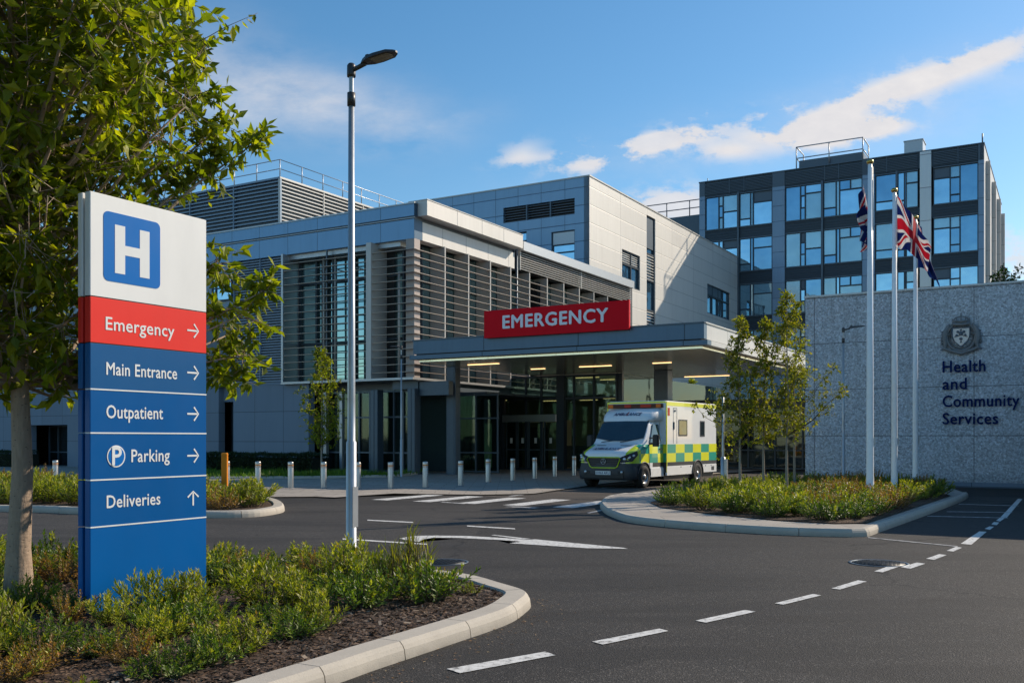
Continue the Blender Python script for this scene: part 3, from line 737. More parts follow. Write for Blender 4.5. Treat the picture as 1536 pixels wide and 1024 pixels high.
# roof plant screen
M['screen'] = plain('plant screen blade', (.22,.29,.36), .45, .3)  # front blades: shade is put into the bluish colour
PA_, PB_ = 38.0, bA(420,38.0); z1 = 15.69; pe = 52
mb = MB(); mb.box(PB_-14,PB_-.14,PA_+.14,pe,11.6,z1-.02,1); louv(mb,'b',PB_-14,PB_,11.7,z1-.1,PA_+.13,.2,.13,.07); louv(mb,'a',PA_,pe,11.7,z1-.1,PB_-.13,.2,.13,.06,2)
for i in range(5):
    u_ = PB_-14*i/4-.0; mb.box(u_-.03,u_+.03,PA_-.02,PA_+.1,11.6,z1,0)
for i in range(5): u_ = PA_+14*i/4; mb.box(PB_-.1,PB_+.02,u_-.03,u_+.03,11.6,z1,2)
mb.box(PB_-14,PB_+.04,PA_-.04,PA_+.1,z1-.1,z1,0); mb.box(PB_-.1,PB_+.04,PA_-.02,pe,z1-.098,z1+.002,2)
ps = fb(mb,'plant_screen',[M['screen'],M['steel_mid'],M['white_metal']])  # side blades take the pale metal, sunlight put into their colour
def rail(mb, pts, z0, h=1.05, step=1.6, r=.022, rows=2):
    for (p,q) in zip(pts,pts[1:]):
        L = math.dist(p,q); n = max(1,round(L/step))
        for i in range(n+1):
            t = i/n; x_=p[0]+(q[0]-p[0])*t; y_=p[1]+(q[1]-p[1])*t
            mb.tube((x_,y_,z0),(x_,y_,z0+h),r*1.2,6)
        for k in range(rows): zk = z0+h*(1-k*.5); mb.tube((p[0],p[1],zk),(q[0],q[1],zk),r,6)
mb = MB(); rail(mb,[(PB_-14,PA_+.2),(PB_-.2,PA_+.2),(PB_-.2,pe)],z1,1.0,1.75,.024); mb.build('roof_rail',M['steel'],ps,OF)
mb = MB(); rail(mb,[(bA(560,FA+3),pe-2),(bA(615,FA+3),38)],11.7,.6,3,.02,2); fb(mb,'roof_rail',M['steel'])
# ---- canopy -------------------------------------------------------
CB0, CB1, CA0, CA1 = -23.04, -10.75, 31.5, 46.5; OC = (CB1, CA0)
cn = root('canopy', CB1, CA0, 'flat grey entrance canopy with thick fascia over the ambulance bay', 'canopy')
def cb(mb, name, m, parent=None): return mb.build(name, m, parent or cn, OC)
M['can_f'] = panel_mat('canopy fascia', (.095,.15,.21), 4.1, 40, 'x', -.7, -20, .38, .5, .03)  # shade on the canopy front is put into this dark colour
M['can_s'] = panel_mat('canopy side fascia', (.58,.56,.53), 2.6, 40, 'y', .0, -20, .45, .3, .02)  # same canopy on its sunny side, light put into the paler colour
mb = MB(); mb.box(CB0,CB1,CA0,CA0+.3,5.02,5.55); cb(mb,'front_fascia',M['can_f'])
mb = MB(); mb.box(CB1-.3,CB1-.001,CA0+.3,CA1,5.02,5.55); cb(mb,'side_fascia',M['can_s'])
mb = MB(); mb.box(CB0-.03,CB1+.03,CA0-.04,CA0+.1,5.553,5.60); mb.box(CB1-.1,CB1+.04,CA0+.1,CA1,5.552,5.601,1); cb(mb,'coping',[M['steel_mid'],M['white_metal']])
mb = MB(); mb.box(CB0+.1,CB1-.12,CA0+.08,CA0+.3,4.96,5.02,1); mb.box(CB0-.1,CB1+.16,CA0-.12,CA0+.3,4.80,4.96); mb.box(CB1-.3,CB1+.158,CA0+.3,CA1,4.802,4.958,2); mb.box(CB1-.3,CB1-.12,CA0+.3,CA1,4.96,5.02,1)
cb(mb,'lower_lip',[M['can_f'],M['black'],M['can_s']])
M['soffit'] = panel_mat('satin soffit panel', (.92,.82,.60), 3.0, 50, 'x', .2, -20, .17, .8, .014, .05)
mb = MB(); mb.box(CB0+.2,CB1-.1,CA0+.15,CA1,4.70,4.78); cb(mb,'soffit',M['soffit'])
mb = MB(); mb.box(CB0,CB1-.3,CA0+.3,CA1,4.85,5.3); mb.box(CB0-.001,CB1,CA1,CA1+.2,4.7,5.55); cb(mb,'deck',M['steel_dark'])
for (px_,py_,wb,wa) in ((725,546,1.5,.12),(807,553,.7,.1),(893,549,1.5,.12),(881,566,1.3,.1),(993,544,.8,.1),(995,562,.8,.1),(1060,564,2.3,.12),(911,572,.8,.1)):
    Y_ = (4.70-H)*F/(HY-py_); X_ = (px_-768)/F*Y_; b_, a_ = AB(X_,Y_); a_ = max(CA0+1,min(CA1-.5,a_)); b_ = bA(px_,a_)
    mb = MB(); mb.box(b_-wb/2,b_+wb/2,a_-wa/2,a_+wa/2,4.68,4.699); cb(mb,'downlight',M['lamp_on'])
mb = MB(); mb.bev(bA(673,34.6),bA(687,34.6),34.4,34.8,.03,4.70,.02); mb.box(bA(679,34.4),bA(681,34.4),34.38,34.41,.03,4.7); cb(mb,'column',M['steel_mid'])
mb = MB(); mb.bev(bA(984,41),bA(1005,41),40.7,41.35,.0,4.70,.03); cb(mb,'column',M['steel_mid'])
# roof sign
sg = root('sign', -13.45, 31.35, 'long red EMERGENCY sign standing on the canopy edge', 'sign')
s0, s1_, sa = -19.52, -13.45, 31.30
mb = MB(); mb.bev(s0,s1_,sa,sa+.14,5.47,6.52,.012); mb.build('sign_box',M['red_sign'],sg,(-13.45,31.35))
M['sign_blue_white'] = flat('pale sign lettering', (.88,.88,.90), .4)
text_on('lettering','EMERGENCY',M['sign_blue_white'],sg,bA(755,sa)+13.45,bA(912,sa)+13.45,5.80,.47,lambda u_,z_,e_:(u_,sa-31.35-.002-e_,z_),.045,.04)
mb = MB()
for t_ in (.12,.5,.88): u_ = s0+(s1_-s0)*t_; mb.box(u_-.04,u_+.04,sa+.14,sa+.5,5.56,5.62); mb.box(u_-.04,u_+.04,sa+.14,sa+.2,5.56,6.3)
mb.build('bracket',M['steel_dark'],sg,(-13.45,31.35))
# ---- back block ---------------------------------------------------
KB, KA = -27.417, 57.2; OK_ = (KB, KA)
bk = root('building', KB, KA, 'tall pale panelled block with sunlit side wall rising behind the red sign', 'building')
M['bk_a'] = panel_mat('shaded cladding', (.24,.37,.50), 1.82, 1.2, 'x', 0, .35, .40, .5, .03, .08)  # bluish shade of the front wall is painted into the colour
M['bk_b'] = panel_mat('sunlit cladding', (.70,.67,.615), 5.1, 1.2, 'y', 0, .35, .5, .1, .03, .035, .45)  # lit copy of the cladding with the sun painted into its colour
def kb(mb, name, m, parent=None): return mb.build(name, m, parent or bk, OK_)
zt = 19.0; KE = 90.15
def frame_wall(mb, axis, p, d, u0, u1, z0, z1, holes, m=0):
    """wall slab with rectangular openings: holes = (u0,u1,z0,z1)"""
    us = sorted({u0,u1,*[h for q in holes for h in q[:2]]}); zs = sorted({z0,z1,*[h for q in holes for h in q[2:]]})
    for i in range(len(us)-1):
        run = None
        for j in range(len(zs)-1):
            uc, zc_ = (us[i]+us[i+1])/2, (zs[j]+zs[j+1])/2
            solid = not any(h[0]<uc<h[1] and h[2]<zc_<h[3] for h in holes)
            if solid and run is None: run = zs[j]
            if (not solid or j == len(zs)-2) and run is not None:
                top = zs[j+1] if solid else zs[j]
                if axis == 'b': mb.box(us[i],us[i+1],p,p+d,run,top,m)
                else: mb.box(p-d,p,us[i],us[i+1],run,top,m)
                run = None
hA = [(bA(755,KA),bA(862,KA),zA(800,326,KA),zA(800,303+3,KA)), (bA(827,KA),bA(862,KA),zA(862,402,KA),zA(862,344,KA)), (bA(765,KA),bA(790,KA),zA(780,372,KA),zA(780,348,KA))]
hA[0] = (hA[0][0],hA[0][1],zA(862,321,KA),zA(862,297,KA))
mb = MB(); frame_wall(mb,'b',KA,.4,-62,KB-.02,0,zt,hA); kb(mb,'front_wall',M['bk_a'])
w1 = (aB(933,KB),aB(960,KB)); w2 = (aB(970,KB),aB(983,KB)); w3 = (aB(1061,KB),aB(1095,KB))
hB = [(w1[0],w1[1],zB(933,427,KB),zB(933,373,KB)), (w2[0],w2[1],4,zB(970,322,KB)), (w3[0],w3[1],zB(1061,469,KB),zB(1061,425,KB))]
hB[1] = (w2[0],w2[1],4.2,zB(970,322,KB))
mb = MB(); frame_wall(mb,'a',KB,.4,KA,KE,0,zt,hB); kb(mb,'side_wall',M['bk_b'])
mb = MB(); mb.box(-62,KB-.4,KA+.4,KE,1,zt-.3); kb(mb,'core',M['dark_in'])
mb = MB(); mb.box(-62,KB+.05,KA-.05,KA+.35,zt+.001,zt+.09); mb.box(KB-.4,KB+.05,KA+.35,KE,zt,zt+.088); kb(mb,'coping',M['white_metal'])
mb = MB(); mb.box(hA[0][0],hA[0][1],KA+.3,KA+.35,hA[0][2],hA[0][3],1); louv(mb,'b',hA[0][0],hA[0][1],hA[0][2],hA[0][3],KA+.28,.17,.2,.04)
for i in (1,2): u_=hA[0][0]+(hA[0][1]-hA[0][0])*i/3; mb.box(u_-.05,u_+.05,KA+.02,KA+.3,hA[0][2],hA[0][3],0)
kb(mb,'vent_louvre',[M['steel_mid'],M['black']])
for h in hA[1:]:
    mb = MB(); mb.box(h[0],h[1],KA+.2,KA+.24,h[2],h[3]-(.9 if h is hA[1] else 0)); w_ = kb(mb,'window',M['glass_blue'])
    mb = MB(); grid(mb,'b',KA+.2,h[0],h[1],[h[0]+.04,h[1]-.04],h[2],h[3],[h[2]+.04,(h[2]*.55+h[3]*.45),h[3]-.9,h[3]-.04],.07,.1)
    if h is hA[1]: mb.box(h[0]+.05,h[1]-.05,KA+.12,KA+.2,h[3]-.86,h[3]-.05,1)
    kb(mb,'window_frame',[M['steel_dark'],M['steel']],w_)
for i,h in enumerate(hB):
    zs_ = h[3]-h[2]
    mb = MB(); mb.box(KB-.24,KB-.2,h[0],h[1],h[2],h[3]); w_ = kb(mb,'window',M['glass_blue'] if i==2 else M['glass_deep'])
    mb = MB()
    if i == 0: grid(mb,'a',KB-.2,h[0],h[1],[h[0]+.05,(h[0]*.45+h[1]*.55),h[1]-.05],h[2],h[3],[h[2]+.04,h[2]+zs_*.62,h[3]-.04],.1,.12); louv(mb,'a',h[0]+.1,h[1]-.1,h[2]+zs_*.66,h[3]-.08,KB-.19,.14,.06,.05,1)
    elif i == 1:
        grid(mb,'a',KB-.2,h[0],h[1],[h[0]+.05,h[1]-.05],h[2],h[3],[h[2]+zs_*k for k in (.18,.26,.42,.50,.66,.80)],.12,.12)
        for k0,k1 in ((.66,.80),(.36,.50)): louv(mb,'a',h[0]+.1,h[1]-.1,h[2]+zs_*k0,h[2]+zs_*k1,KB-.19,.2,.1,.07,1)
        mb.box(KB-.19,KB-.12,h[0]+.1,h[1]-.1,h[2]+zs_*.83,h[3]-.1,2)
    else: grid(mb,'a',KB-.2,h[0],h[1],[h[0]+.05]+[h[0]+(h[1]-h[0])*k for k in (.25,.5,.72)]+[h[1]-.05],h[2],h[3],[h[2]+.04,h[2]+zs_*.62,h[3]-.04],.1,.12); mb.box(KB-.19,KB-.1,h[0]+.1,h[0]+(h[1]-h[0])*.6,h[2]+zs_*.66,h[3]-.1,2)
    kb(mb,'window_frame',[M['steel_dark'],M['white_metal'],M['steel_mid']],w_)
# ---- right block --------------------------------------------------
RA, RB0, RB1, RE, rz = 90.2, bA(1049,90.2), bA(1476,90.2), 115.0, 26.68; OR = (RB1, RA)
rt = root('building', RB1, RA, 'tall glazed hospital block with blue windows and dark bands behind the flagpoles', 'building')
def rb(mb, name, m, parent=None): return mb.build(name, m, parent or rt, OR)
M['r_pier'] = panel_mat('pier panel', (.22,.31,.41), 60, 1.45, 'x', -30, .3, .40, .4, .03, .1)  # front piers: blue shade mixed into the panel colour
M['r_pier_b'] = panel_mat('sunlit pier panel', (.62,.59,.55), 60, 2.2, 'y', -30, .3, .5, .1, .03, .05)  # side copy of the pier panel, sunlight mixed into its colour
M['r_bright'] = panel_mat('bright pier panel', (.62,.60,.58), 60, 2.9, 'x', -30, .3, .32, .5, .03, .12)  # reflected sunlight on this pier is put into its pale colour
rows = [(21.95,25.2)]
while rows[-1][0] > 4.5: rows.append((rows[-1][0]-4.32, rows[-1][1]-4.42))
rows = [(lo, hi) for lo, hi in rows if hi > 2.5]; rows = [(lo,min(hi,lo+3.2)) for lo,hi in rows]
groups = [(1058,1106,0),(1109,1158,1),(1178,1232,0),(1235,1293,2),(1313,1344,3),(1346,1377,1),(1400,1467,4)]
piers = [(1049,1057.5),(1158.5,1177),(1293.5,1312),(1467.5,1476)]
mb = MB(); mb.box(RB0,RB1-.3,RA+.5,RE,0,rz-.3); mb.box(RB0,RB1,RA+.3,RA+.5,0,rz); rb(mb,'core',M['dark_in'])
mb = MB()
for p,q in piers: mb.box(bA(p,RA),bA(q,RA),RA,RA+.3,0,25.3 if q>1100 and q<1470 else 25.3)
mb.box(RB0,RB0+.4,RA+.3,RE,0,25.3); rb(mb,'pier',M['r_pier'])
mb = MB(); mb.box(bA(1380,RA),bA(1397,RA),RA-.12,RA+.3,0,rz-.02); rb(mb,'bright_pier',M['r_bright'])
mb = MB(); mb.box(RB0,RB1,RA+.1,RA+.3,25.3,rz,1); louv(mb,'b',RB0+.5,bA(1158,RA),25.4,rz-.15,RA+.1,.14,.1,.06); louv(mb,'b',bA(1178,RA),bA(1376,RA),25.4,rz-.15,RA+.1,.14,.1,.06); louv(mb,'b',bA(1400,RA),bA(1466,RA),25.4,rz-.15,RA+.1,.14,.1,.06)
for p,q in piers: mb.box(bA(p,RA),bA(q,RA),RA+.0,RA+.1,25.303,rz,0)
mb.box(RB0-.05,RB1+.05,RA-.05,RA+.3,rz+.001,rz+.1); mb.box(RB1-.3,RB1+.05,RA+.3,RE,rz+.001,rz+.099)
for p in (1094,1116,1237,1258,1330,1437): mb.box(bA(p,RA)-.03,bA(p,RA)+.03,RA-.02,RA+.1,25.3,rz,0)
rb(mb,'parapet',[M['steel_mid'],M['steel_dark']])
mb = MB()
for i,(lo,hi) in enumerate(rows):
    lo2 = rows[i+1][1] if i+1 < len(rows) else 0
    if lo2 < lo: mb.box(RB0+.4,RB1-.3,RA+.12,RA+.3,lo2+.05,lo-.05)
    for p,q,_ in groups:
        b0_, b1_ = bA(p,RA), bA(q,RA); mb.box(b0_,b1_,RA-.02,RA+.12,lo-.07,lo+.02,1); mb.box(b0_,b1_,RA-.02,RA+.12,hi-.02,hi+.07,1)
        louv(mb,'b',b0_,b1_,lo2+.1,lo-.1,RA+.12,.2,.05,.05)
for p in (1107.5,1233.5,1345): mb.box(bA(p,RA)-.08,bA(p,RA)+.08,RA-.14,RA+.15,0,25.3,1)
rb(mb,'spandrel',[M['steel_dark'],M['steel_mid']])
rnd = random.Random(5)
def cells(k, rr):
    t = rr.choice([.25,.3,.5,.0])
    A1 = [(0,.42,0,1),(.42,.55,0,.35),(.42,.55,.35,.7),(.42,.55,.7,1),(.55,1,0,1-t),(.55,1,1-t,1)] if t else [(0,.42,0,1),(.42,.55,0,.35),(.42,.55,.35,.7),(.42,.55,.7,1),(.55,1,0,1)]
    if k == 0: return A1
    if k == 1: return [(0,.34,.22,1),(0,.34,0,.22),(.34,.42,0,1),(.42,1,0,.68),(.42,1,.68,1)]
    if k == 2: return [(0,.33,.25,1),(0,.33,0,.25),(.33,.42,0,1),(.42,.7,.72,1),(.7,1,.72,1),(.42,1,0,.72)]
    if k == 3: return [(0,1,0,.25),(0,1,.25,1)]
    return [(0,.38,0,.7),(0,.38,.7,1),(.38,.60,0,.22),(.38,.60,.22,.68),(.38,.60,.68,1),(.60,1,0,1)]
for lo,hi in rows:
    for p,q,k in groups:
        b0_, b1_ = bA(p,RA), bA(q,RA); mb = MB(); fr_ = MB(); wd = b1_-b0_
        for (u0,u1,v0,v1) in cells(k, rnd):
            U0,U1,V0,V1 = b0_+wd*u0,b0_+wd*u1,lo+(hi-lo)*v0,lo+(hi-lo)*v1
            big = (u1-u0)*(v1-v0) > .2
            m_ = rnd.choices([0,1,2],[.5,.28,.22] if big else [.3,.55,.15])[0]
            if (v0 >= .65): m_ = rnd.choices([0,1,2,3],[.2,.3,.35,.15])[0]
            dy = .15+rnd.random()*.006; t1 = rnd.uniform(-.012,.012); t2 = rnd.uniform(-.012,.012)
            mb.add([(U0+.04,RA+dy+t1,V0+.04),(U1-.04,RA+dy-t1,V0+.04),(U1-.04,RA+dy-t1+t2,V1-.04),(U0+.04,RA+dy+t1+t2,V1-.04)],[(0,1,2,3)],m_)
            for (f0,f1,g0,g1) in ((U0,U0+.05,V0,V1),(U1-.05,U1,V0,V1),(U0+.05,U1-.05,V0,V0+.05),(U0+.05,U1-.05,V1-.05,V1)): fr_.box(f0,f1,RA+.03,RA+.13,g0,g1)
        w_ = rb(fr_,'window',M['steel_dark']); mb.build('pane',[M['glass_blue'],M['glass_deep'],M['glass_pale'],M['steel_mid']],w_,OR,fix=False)
# sunlit side
hs_ = []
for lo,hi in rows:
    for s0_ in (93.2, 101.2, 108.4): hs_.append((s0_,s0_+4.6,lo,hi))
mb = MB(); frame_wall(mb,'a',RB1,.3,RA+.3,RE,0,rz,hs_); mb.box(RB1-.3,RB1-.001,RA,RA+.3,25.3,rz)
for a_ in (92.4,100.2,107.6,114.8): mb.box(RB1,RB1+.35,a_-.12,a_+.12,0,rz-1)
rb(mb,'side_wall',M['r_pier_b'])
for h in hs_:
    if h[2] < 9: continue
    mb = MB(); mb.box(RB1-.26,RB1-.22,h[0],h[1],h[2],h[3]); mb.box(RB1-.22,RB1-.14,(h[0]+h[1])/2-.05,(h[0]+h[1])/2+.05,h[2],h[3],1); rb(mb,'side_window',[M['glass_deep'],M['steel_dark']])
# roof bits
q0, q1 = bA(1193,RA), bA(1293,RA)
mb = MB(); mb.box(q0+.2,q1,RA+.6,RA+3,rz,rz+.95); rb(mb,'roof_housing',M['steel_mid'])
mb = MB(); rail(mb,[(q0,RA+3.2),(q0,RA+.4),(q1,RA+.4),(q1,RA+3.2)],rz+.1,2.1,2.9,.05,3); rb(mb,'roof_rail',M['steel'])
mb = MB(); mb.box(bA(1355,RA),bA(1383,RA),RA+.5,RA+2.5,rz,rz+1.25); mb.box(bA(1354,RA),bA(1384,RA),RA+.45,RA+2.55,rz+1.25,rz+1.33); rb(mb,'roof_housing',M['steel'])
mb = MB(); mb.tube((bA(1473,RA),RA+.5,rz),(bA(1473,RA),RA+.5,rz+1.0),.06); mb.tube((bA(1059,RA),RA+.5,rz),(bA(1059,RA),RA+.5,rz+.5),.04); rb(mb,'vent_pipe',M['steel_mid'])
# small roof behind the back block (with rail)
mb = MB(); mb.box(RB0-9,RB0-.01,RA+4,RA+18,0,24.6); mb2 = MB(); rail(mb2,[(RB0-7.5,RA+4.2),(RB0,RA+4.2)],24.6,1.6,2.4,.05,2)
o_ = rb(mb,'rear_core',M['steel_mid']); mb2.build('roof_rail',M['steel_mid'],o_,OR)
# ---- low glazed link under and right of the canopy -----------------
LA = 47.6
lk = root('building', -8, LA, 'low dark glazed link building behind the ambulance and young trees', 'building')
OL = (-8, LA)
mb = MB(); mb.box(bA(938,LA),-3,LA,LA+.05,.05,3.1); g_ = mb.build('glass_wall',M['glass_dark'],lk,OL)
mb = MB(); grid(mb,'b',LA,bA(938,LA),-3,[bA(938,LA)+i*1.35 for i in range(14)],.05,3.1,[.1,1.0,2.45],.07,.1); mb.build('mullion',M['steel_dark'],g_,OL)
mb = MB(); mb.box(bA(938,LA)-.2,-2.8,LA-.6,LA+6,3.1,3.55); mb.build('roof',M['steel_dark'],lk,OL)
mb = MB(); mb.box(bA(938,LA),-3,LA+2,LA+2.1,0,3.1); mb.box(-3,-2.95,LA,LA+6,0,3.1); mb.build('inner_wall',M['dark_in'],lk,OL)
# ---- forecourt wall with lettering ---------------------------------
def pebble():
    t = NT('pebbled wall render'); co = t.coord(); x_,y_,z_ = t.xyz(co)
    v = t.vor(co, 15, 'F1'); v2 = t.vor(co, 22, 'F1', 1); r = t.xyz(v2)[0]; n = t.noise(co, 13, 5, .75)
    big = t.noise(t.scale(co,(.5,.5,.25)), 1.1, 5, .6)
    k = t.math('MULTIPLY', t.math('MULTIPLY_ADD', r, .6, .62), t.math('MULTIPLY_ADD', n, 1.3, .28)); k = t.math('MULTIPLY', k, t.math('MULTIPLY_ADD', big, .3, .84))
    cc = t.mix(1.0, (.66,.70,.75), t.comb(k,k,k), 'MULTIPLY')
    def seam(s, p, o):
        f = t.math('FRACT', t.math('DIVIDE', t.math('SUBTRACT', s, o), p)); return t.math('LESS_THAN', t.math('MULTIPLY', f, p), .03)
    j = t.math('MAXIMUM', seam(x_, 2.55, .3), seam(z_, 1.62, .05))
    cc = t.mix(t.math('MULTIPLY', j, .62), cc, (.06,.062,.065))
    stn = t.math('MULTIPLY', t.ramp(t.noise(t.scale(co,(2.2,2.2,.10)), 2.2, 5, .65), [(.48,(0,0,0)),(.7,(1,1,1))]), t.math('DIVIDE', z_, 6.6, clamp=True)); cc = t.mix(t.math('MULTIPLY', stn, .35), cc, (.16,.165,.17))
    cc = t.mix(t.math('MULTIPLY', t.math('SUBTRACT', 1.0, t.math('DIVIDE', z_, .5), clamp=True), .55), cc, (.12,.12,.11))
    return t.done(t.bsdf(cc, .8, 0, t.bump(t.math('ADD', t.math('MULTIPLY', t.vor(co, 21), -1.), t.math('MULTIPLY', n, 1.2)), .9, .035)))
M['pebble'] = pebble()
WA = 34.5; WB = bA(1208, WA)
WH = zA(1208,447,WA)
wl = root('wall', WB, WA, 'long grey pebble-textured wall carrying the crest and navy words on the right', 'wall')
OW = (WB, WA)
mb = MB(); mb.box(WB,16,WA,WA+.35,0,WH); mb.build('wall_face',M['pebble'],wl,OW)
mb = MB(); mb.box(WB-.04,16,WA-.04,WA+.39,WH+.001,WH+.06); mb.build('coping',M['steel'],wl,OW)
mb = MB(); mb.box(bA(1400,WA),16,WA-.12,WA-.005,0,.16); mb.build('foot_strip',M['conc'],wl,OW)
ws = root('sign', bA(1414,WA), WA, 'navy words Health and Community Services fixed to the pebble wall', 'sign')
sb0 = bA(1414,WA); OS = (sb0, WA)
for s_, p0q, p1q, y0q, nm in (('Health',1414.5,1478,558.5,0),('and',1414.5,1450,584,0),('Community',1414.5,1529,610,0),('Services',1414.5,1497,636,0)):
    zb = zA(1414.5,y0q,WA); cp = .365
    text_on('lettering',s_,M['letter_navy'],ws,bA(p0q,WA)-sb0,bA(p1q,WA)-sb0,zb,cp,lambda u_,z_,e_:(u_,-.03-e_,z_),.030,.04)
# crest
cr = root('crest', bA(1442,WA), WA, 'grey stone coat of arms with crown and shield above the navy words', 'crest')
M['stone_crest'] = plain('carved stone', (.20,.205,.21), .7, 0, .2, 8, .3)
M['stone_dark'] = plain('crest shield', (.12,.14,.17), .6, 0, .15, 8)
cx0 = bA(1442,WA); z0c = zA(1442,504,WA); k_ = 1.0
def cpt(u_, z_, d): return (u_, -d, z0c+z_)
mb = MB()
ring = [(math.sin(t)*.43, math.cos(t)*.46) for t in [i*math.pi/18 for i in range(37)]]
mb.path([cpt(u_,z_-.02,.07) for u_,z_ in ring], [.05]*37, 8); mb.path([cpt(u_*.82,z_*.82-.02,.05) for u_,z_ in ring], [.02]*37, 6)
mb.build('ring',M['stone_crest'],cr)
mb = MB(); sh_ = [(-.26,.26),(.26,.26),(.26,-.02),(.19,-.19),(0,-.36),(-.19,-.19),(-.26,-.02)]
n = len(sh_); mb.add([cpt(u_,z_,.0) for u_,z_ in sh_]+[cpt(u_*.94,z_*.94,.13) for u_,z_ in sh_],[(i,(i+1)%n,n+(i+1)%n,n+i) for i in range(n)]+[tuple(range(n,2*n))])
shd = mb.build('shield',M['steel'],cr)
mb = MB(); mb.path([cpt(*q,.14) for q in sh_+[sh_[0]]],[.022]*8,6)
for (u_,z_,r) in ((0,.08,.07),(-.09,.13,.045),(.09,.13,.045),(-.13,.02,.04),(.13,.02,.04),(0,-.1,.05),(0,-.2,.03),(0,.19,.035)):
    mb.lathe([(0,-.02),(r,-.012),(r*.8,.012),(0,.02)],10,'y',cpt(u_,z_,.145))
mb.path([cpt(-.2,-.04,.145),cpt(0,.03,.15),cpt(.2,-.04,.145)],[.012,.02,.012],5)
mb.build('emblem',M['stone_dark'],shd)
mb = MB(); mb.path([cpt(-.27,.40,.1),cpt(-.1,.37,.14),cpt(.1,.37,.14),cpt(.27,.40,.1)],[.05]*4,8); mb.path([cpt(-.25,.50,.1),cpt(0,.47,.14),cpt(.25,.50,.1)],[.03]*3,8)
for i in range(5): u_ = -.24+.12*i; mb.path([cpt(u_,.46,.1),cpt(u_*1.1,.58+.03*(i==2),.1)],[.035,.012],6)
mb.lathe([(0,-.045),(.04,0),(0,.045)],10,'z',cpt(0,.66,.1)); mb.tube(cpt(0,.66,.1),cpt(0,.76,.1),.012); mb.tube(cpt(-.035,.72,.1),cpt(.035,.72,.1),.01)
mb.path([cpt(-.24,.53,.1),cpt(-.12,.62,.11),cpt(0,.64,.12),cpt(.12,.62,.11),cpt(.24,.53,.1)],[.02]*5,6)
mb.build('crown',M['stone_crest'],cr)
for s_ in (-1,1):
    mb = MB(); mb.path([cpt(s_*u_,z_,.08) for u_,z_ in ((.5,-.42),(.46,-.22),(.50,-.02),(.47,.16),(.40,.30),(.34,.40))],[.05,.07,.09,.08,.06,.03],8)
    mb.path([cpt(s_*u_,z_,.11) for u_,z_ in ((.46,.10),(.38,.04),(.30,.08))],[.04,.03,.02],6); mb.path([cpt(s_*u_,z_,.09) for u_,z_ in ((.49,-.2),(.58,-.28),(.60,-.1),(.57,.05))],[.03,.025,.02,.012],6)
    for q in range(5): mb.path([cpt(s_*(.52+.02*q%.05),-.25+q*.1,.08),cpt(s_*(.6),-.22+q*.1,.05)],[.03,.01],5)
    mb.build('supporter',M['stone_crest'],cr)
mb = MB(); mb.path([cpt(u_,z_,.09) for u_,z_ in ((-.62,-.44),(-.5,-.40),(-.3,-.48),(0,-.58),(.3,-.48),(.5,-.40),(.62,-.44))],[.025,.045,.055,.06,.055,.045,.025],8); mb.build('scroll',M['stone_crest'],cr)
# ---- unseen annex added right of the frame to cast shade over the right-hand lane
ax, ay = 12.9, 20.3; ab = AB(ax, ay)
an = root('building', ab[0], ab[1], 'low plain annex block added unseen beyond the right edge of the view to shade the lane', 'building')
mb = MB(); frame_wall(mb,'b',0,.3,0,22,0,4.9,[(1.5,4,1.0,2.8),(5.5,8,1.0,2.8),(10,12.5,1.0,2.8)]); mb.box(0,22,.3,WA-ab[1]-.05,0,4.9); mb.box(-.1,22,-.1,WA-ab[1]-.05,4.901,5.1,1); mb.build('wall',[M['conc'],M['steel_mid']],an)
mb = MB(); mb.box(1.5,4,.15,.2,1.0,2.8); mb.box(5.5,8,.15,.2,1.0,2.8); mb.box(10,12.5,.15,.2,1.0,2.8); mb.build('window',M['glass_blue'],an)
# ================================================================ totem sign
nx, ny = G(135, 940); sb_, sa_ = AB(nx, ny); Ls = 1.265
OS2 = (sb_, sa_)
ts = root('sign', sb_, sa_, 'tall blue, red and white hospital direction sign in the foreground planting', 'sign')
def su(px): return aB(px, sb_) - sa_       # distance along the face
def sz(py, px=135): return zz(py, dep(sb_, aB(px, sb_)))
def tb(mb, name, m, parent=None): return mb.build(name, m, parent or ts)
Htop = sz(286); zr = sz(443); zb1 = sz(513); lines = [sz(583), sz(649), sz(720), sz(791)]
bands = [(0, lines[3]-.006, 'blue_d'), (lines[3]+.006, lines[2]-.006, 'navy'), (lines[2]+.006, lines[1]-.006, 'navy'), (lines[1]+.006, lines[0]-.006, 'navy'), (lines[0]+.006, zb1-.004, 'navy2'), (zb1+.004, zr-.004, 'red'), (zr+.004, Htop, 'white')]
M['navy'] = flat('blue sign face', (.0,.095,.31), .36); M['blue_d'] = flat('lower blue sign face', (.0,.11,.36), .36); M['navy2'] = flat('upper navy sign face', (.010,.10,.27), .38)
M['sign_edge'] = flat('sign edge', (.03,.06,.10), .4, .2)
for z0_, z1_, mt in bands:
    mb = MB(); mb.bev(-.072, 0, 0, Ls, z0_, z1_, .006)
    tb(mb, 'front_panel', M[mt if mt != 'white' else 'white'])
    mb = MB(); mb.bev(-.165, -.105, .0, Ls, z0_, z1_-.0, .006)
    tb(mb, 'back_panel', M[mt])
mb = MB(); mb.box(-.105,-.072,.06,Ls-.04,0,Htop-.05); mb.box(-.070,-.004,.006,Ls-.006,.2,Htop-.1); tb(mb, 'core', M['black'])
mb = MB()
for z_ in lines: mb.box(-.068,.002,.004,Ls-.002,z_-.006,z_+.006)
tb(mb, 'divider', M['letter_white'])
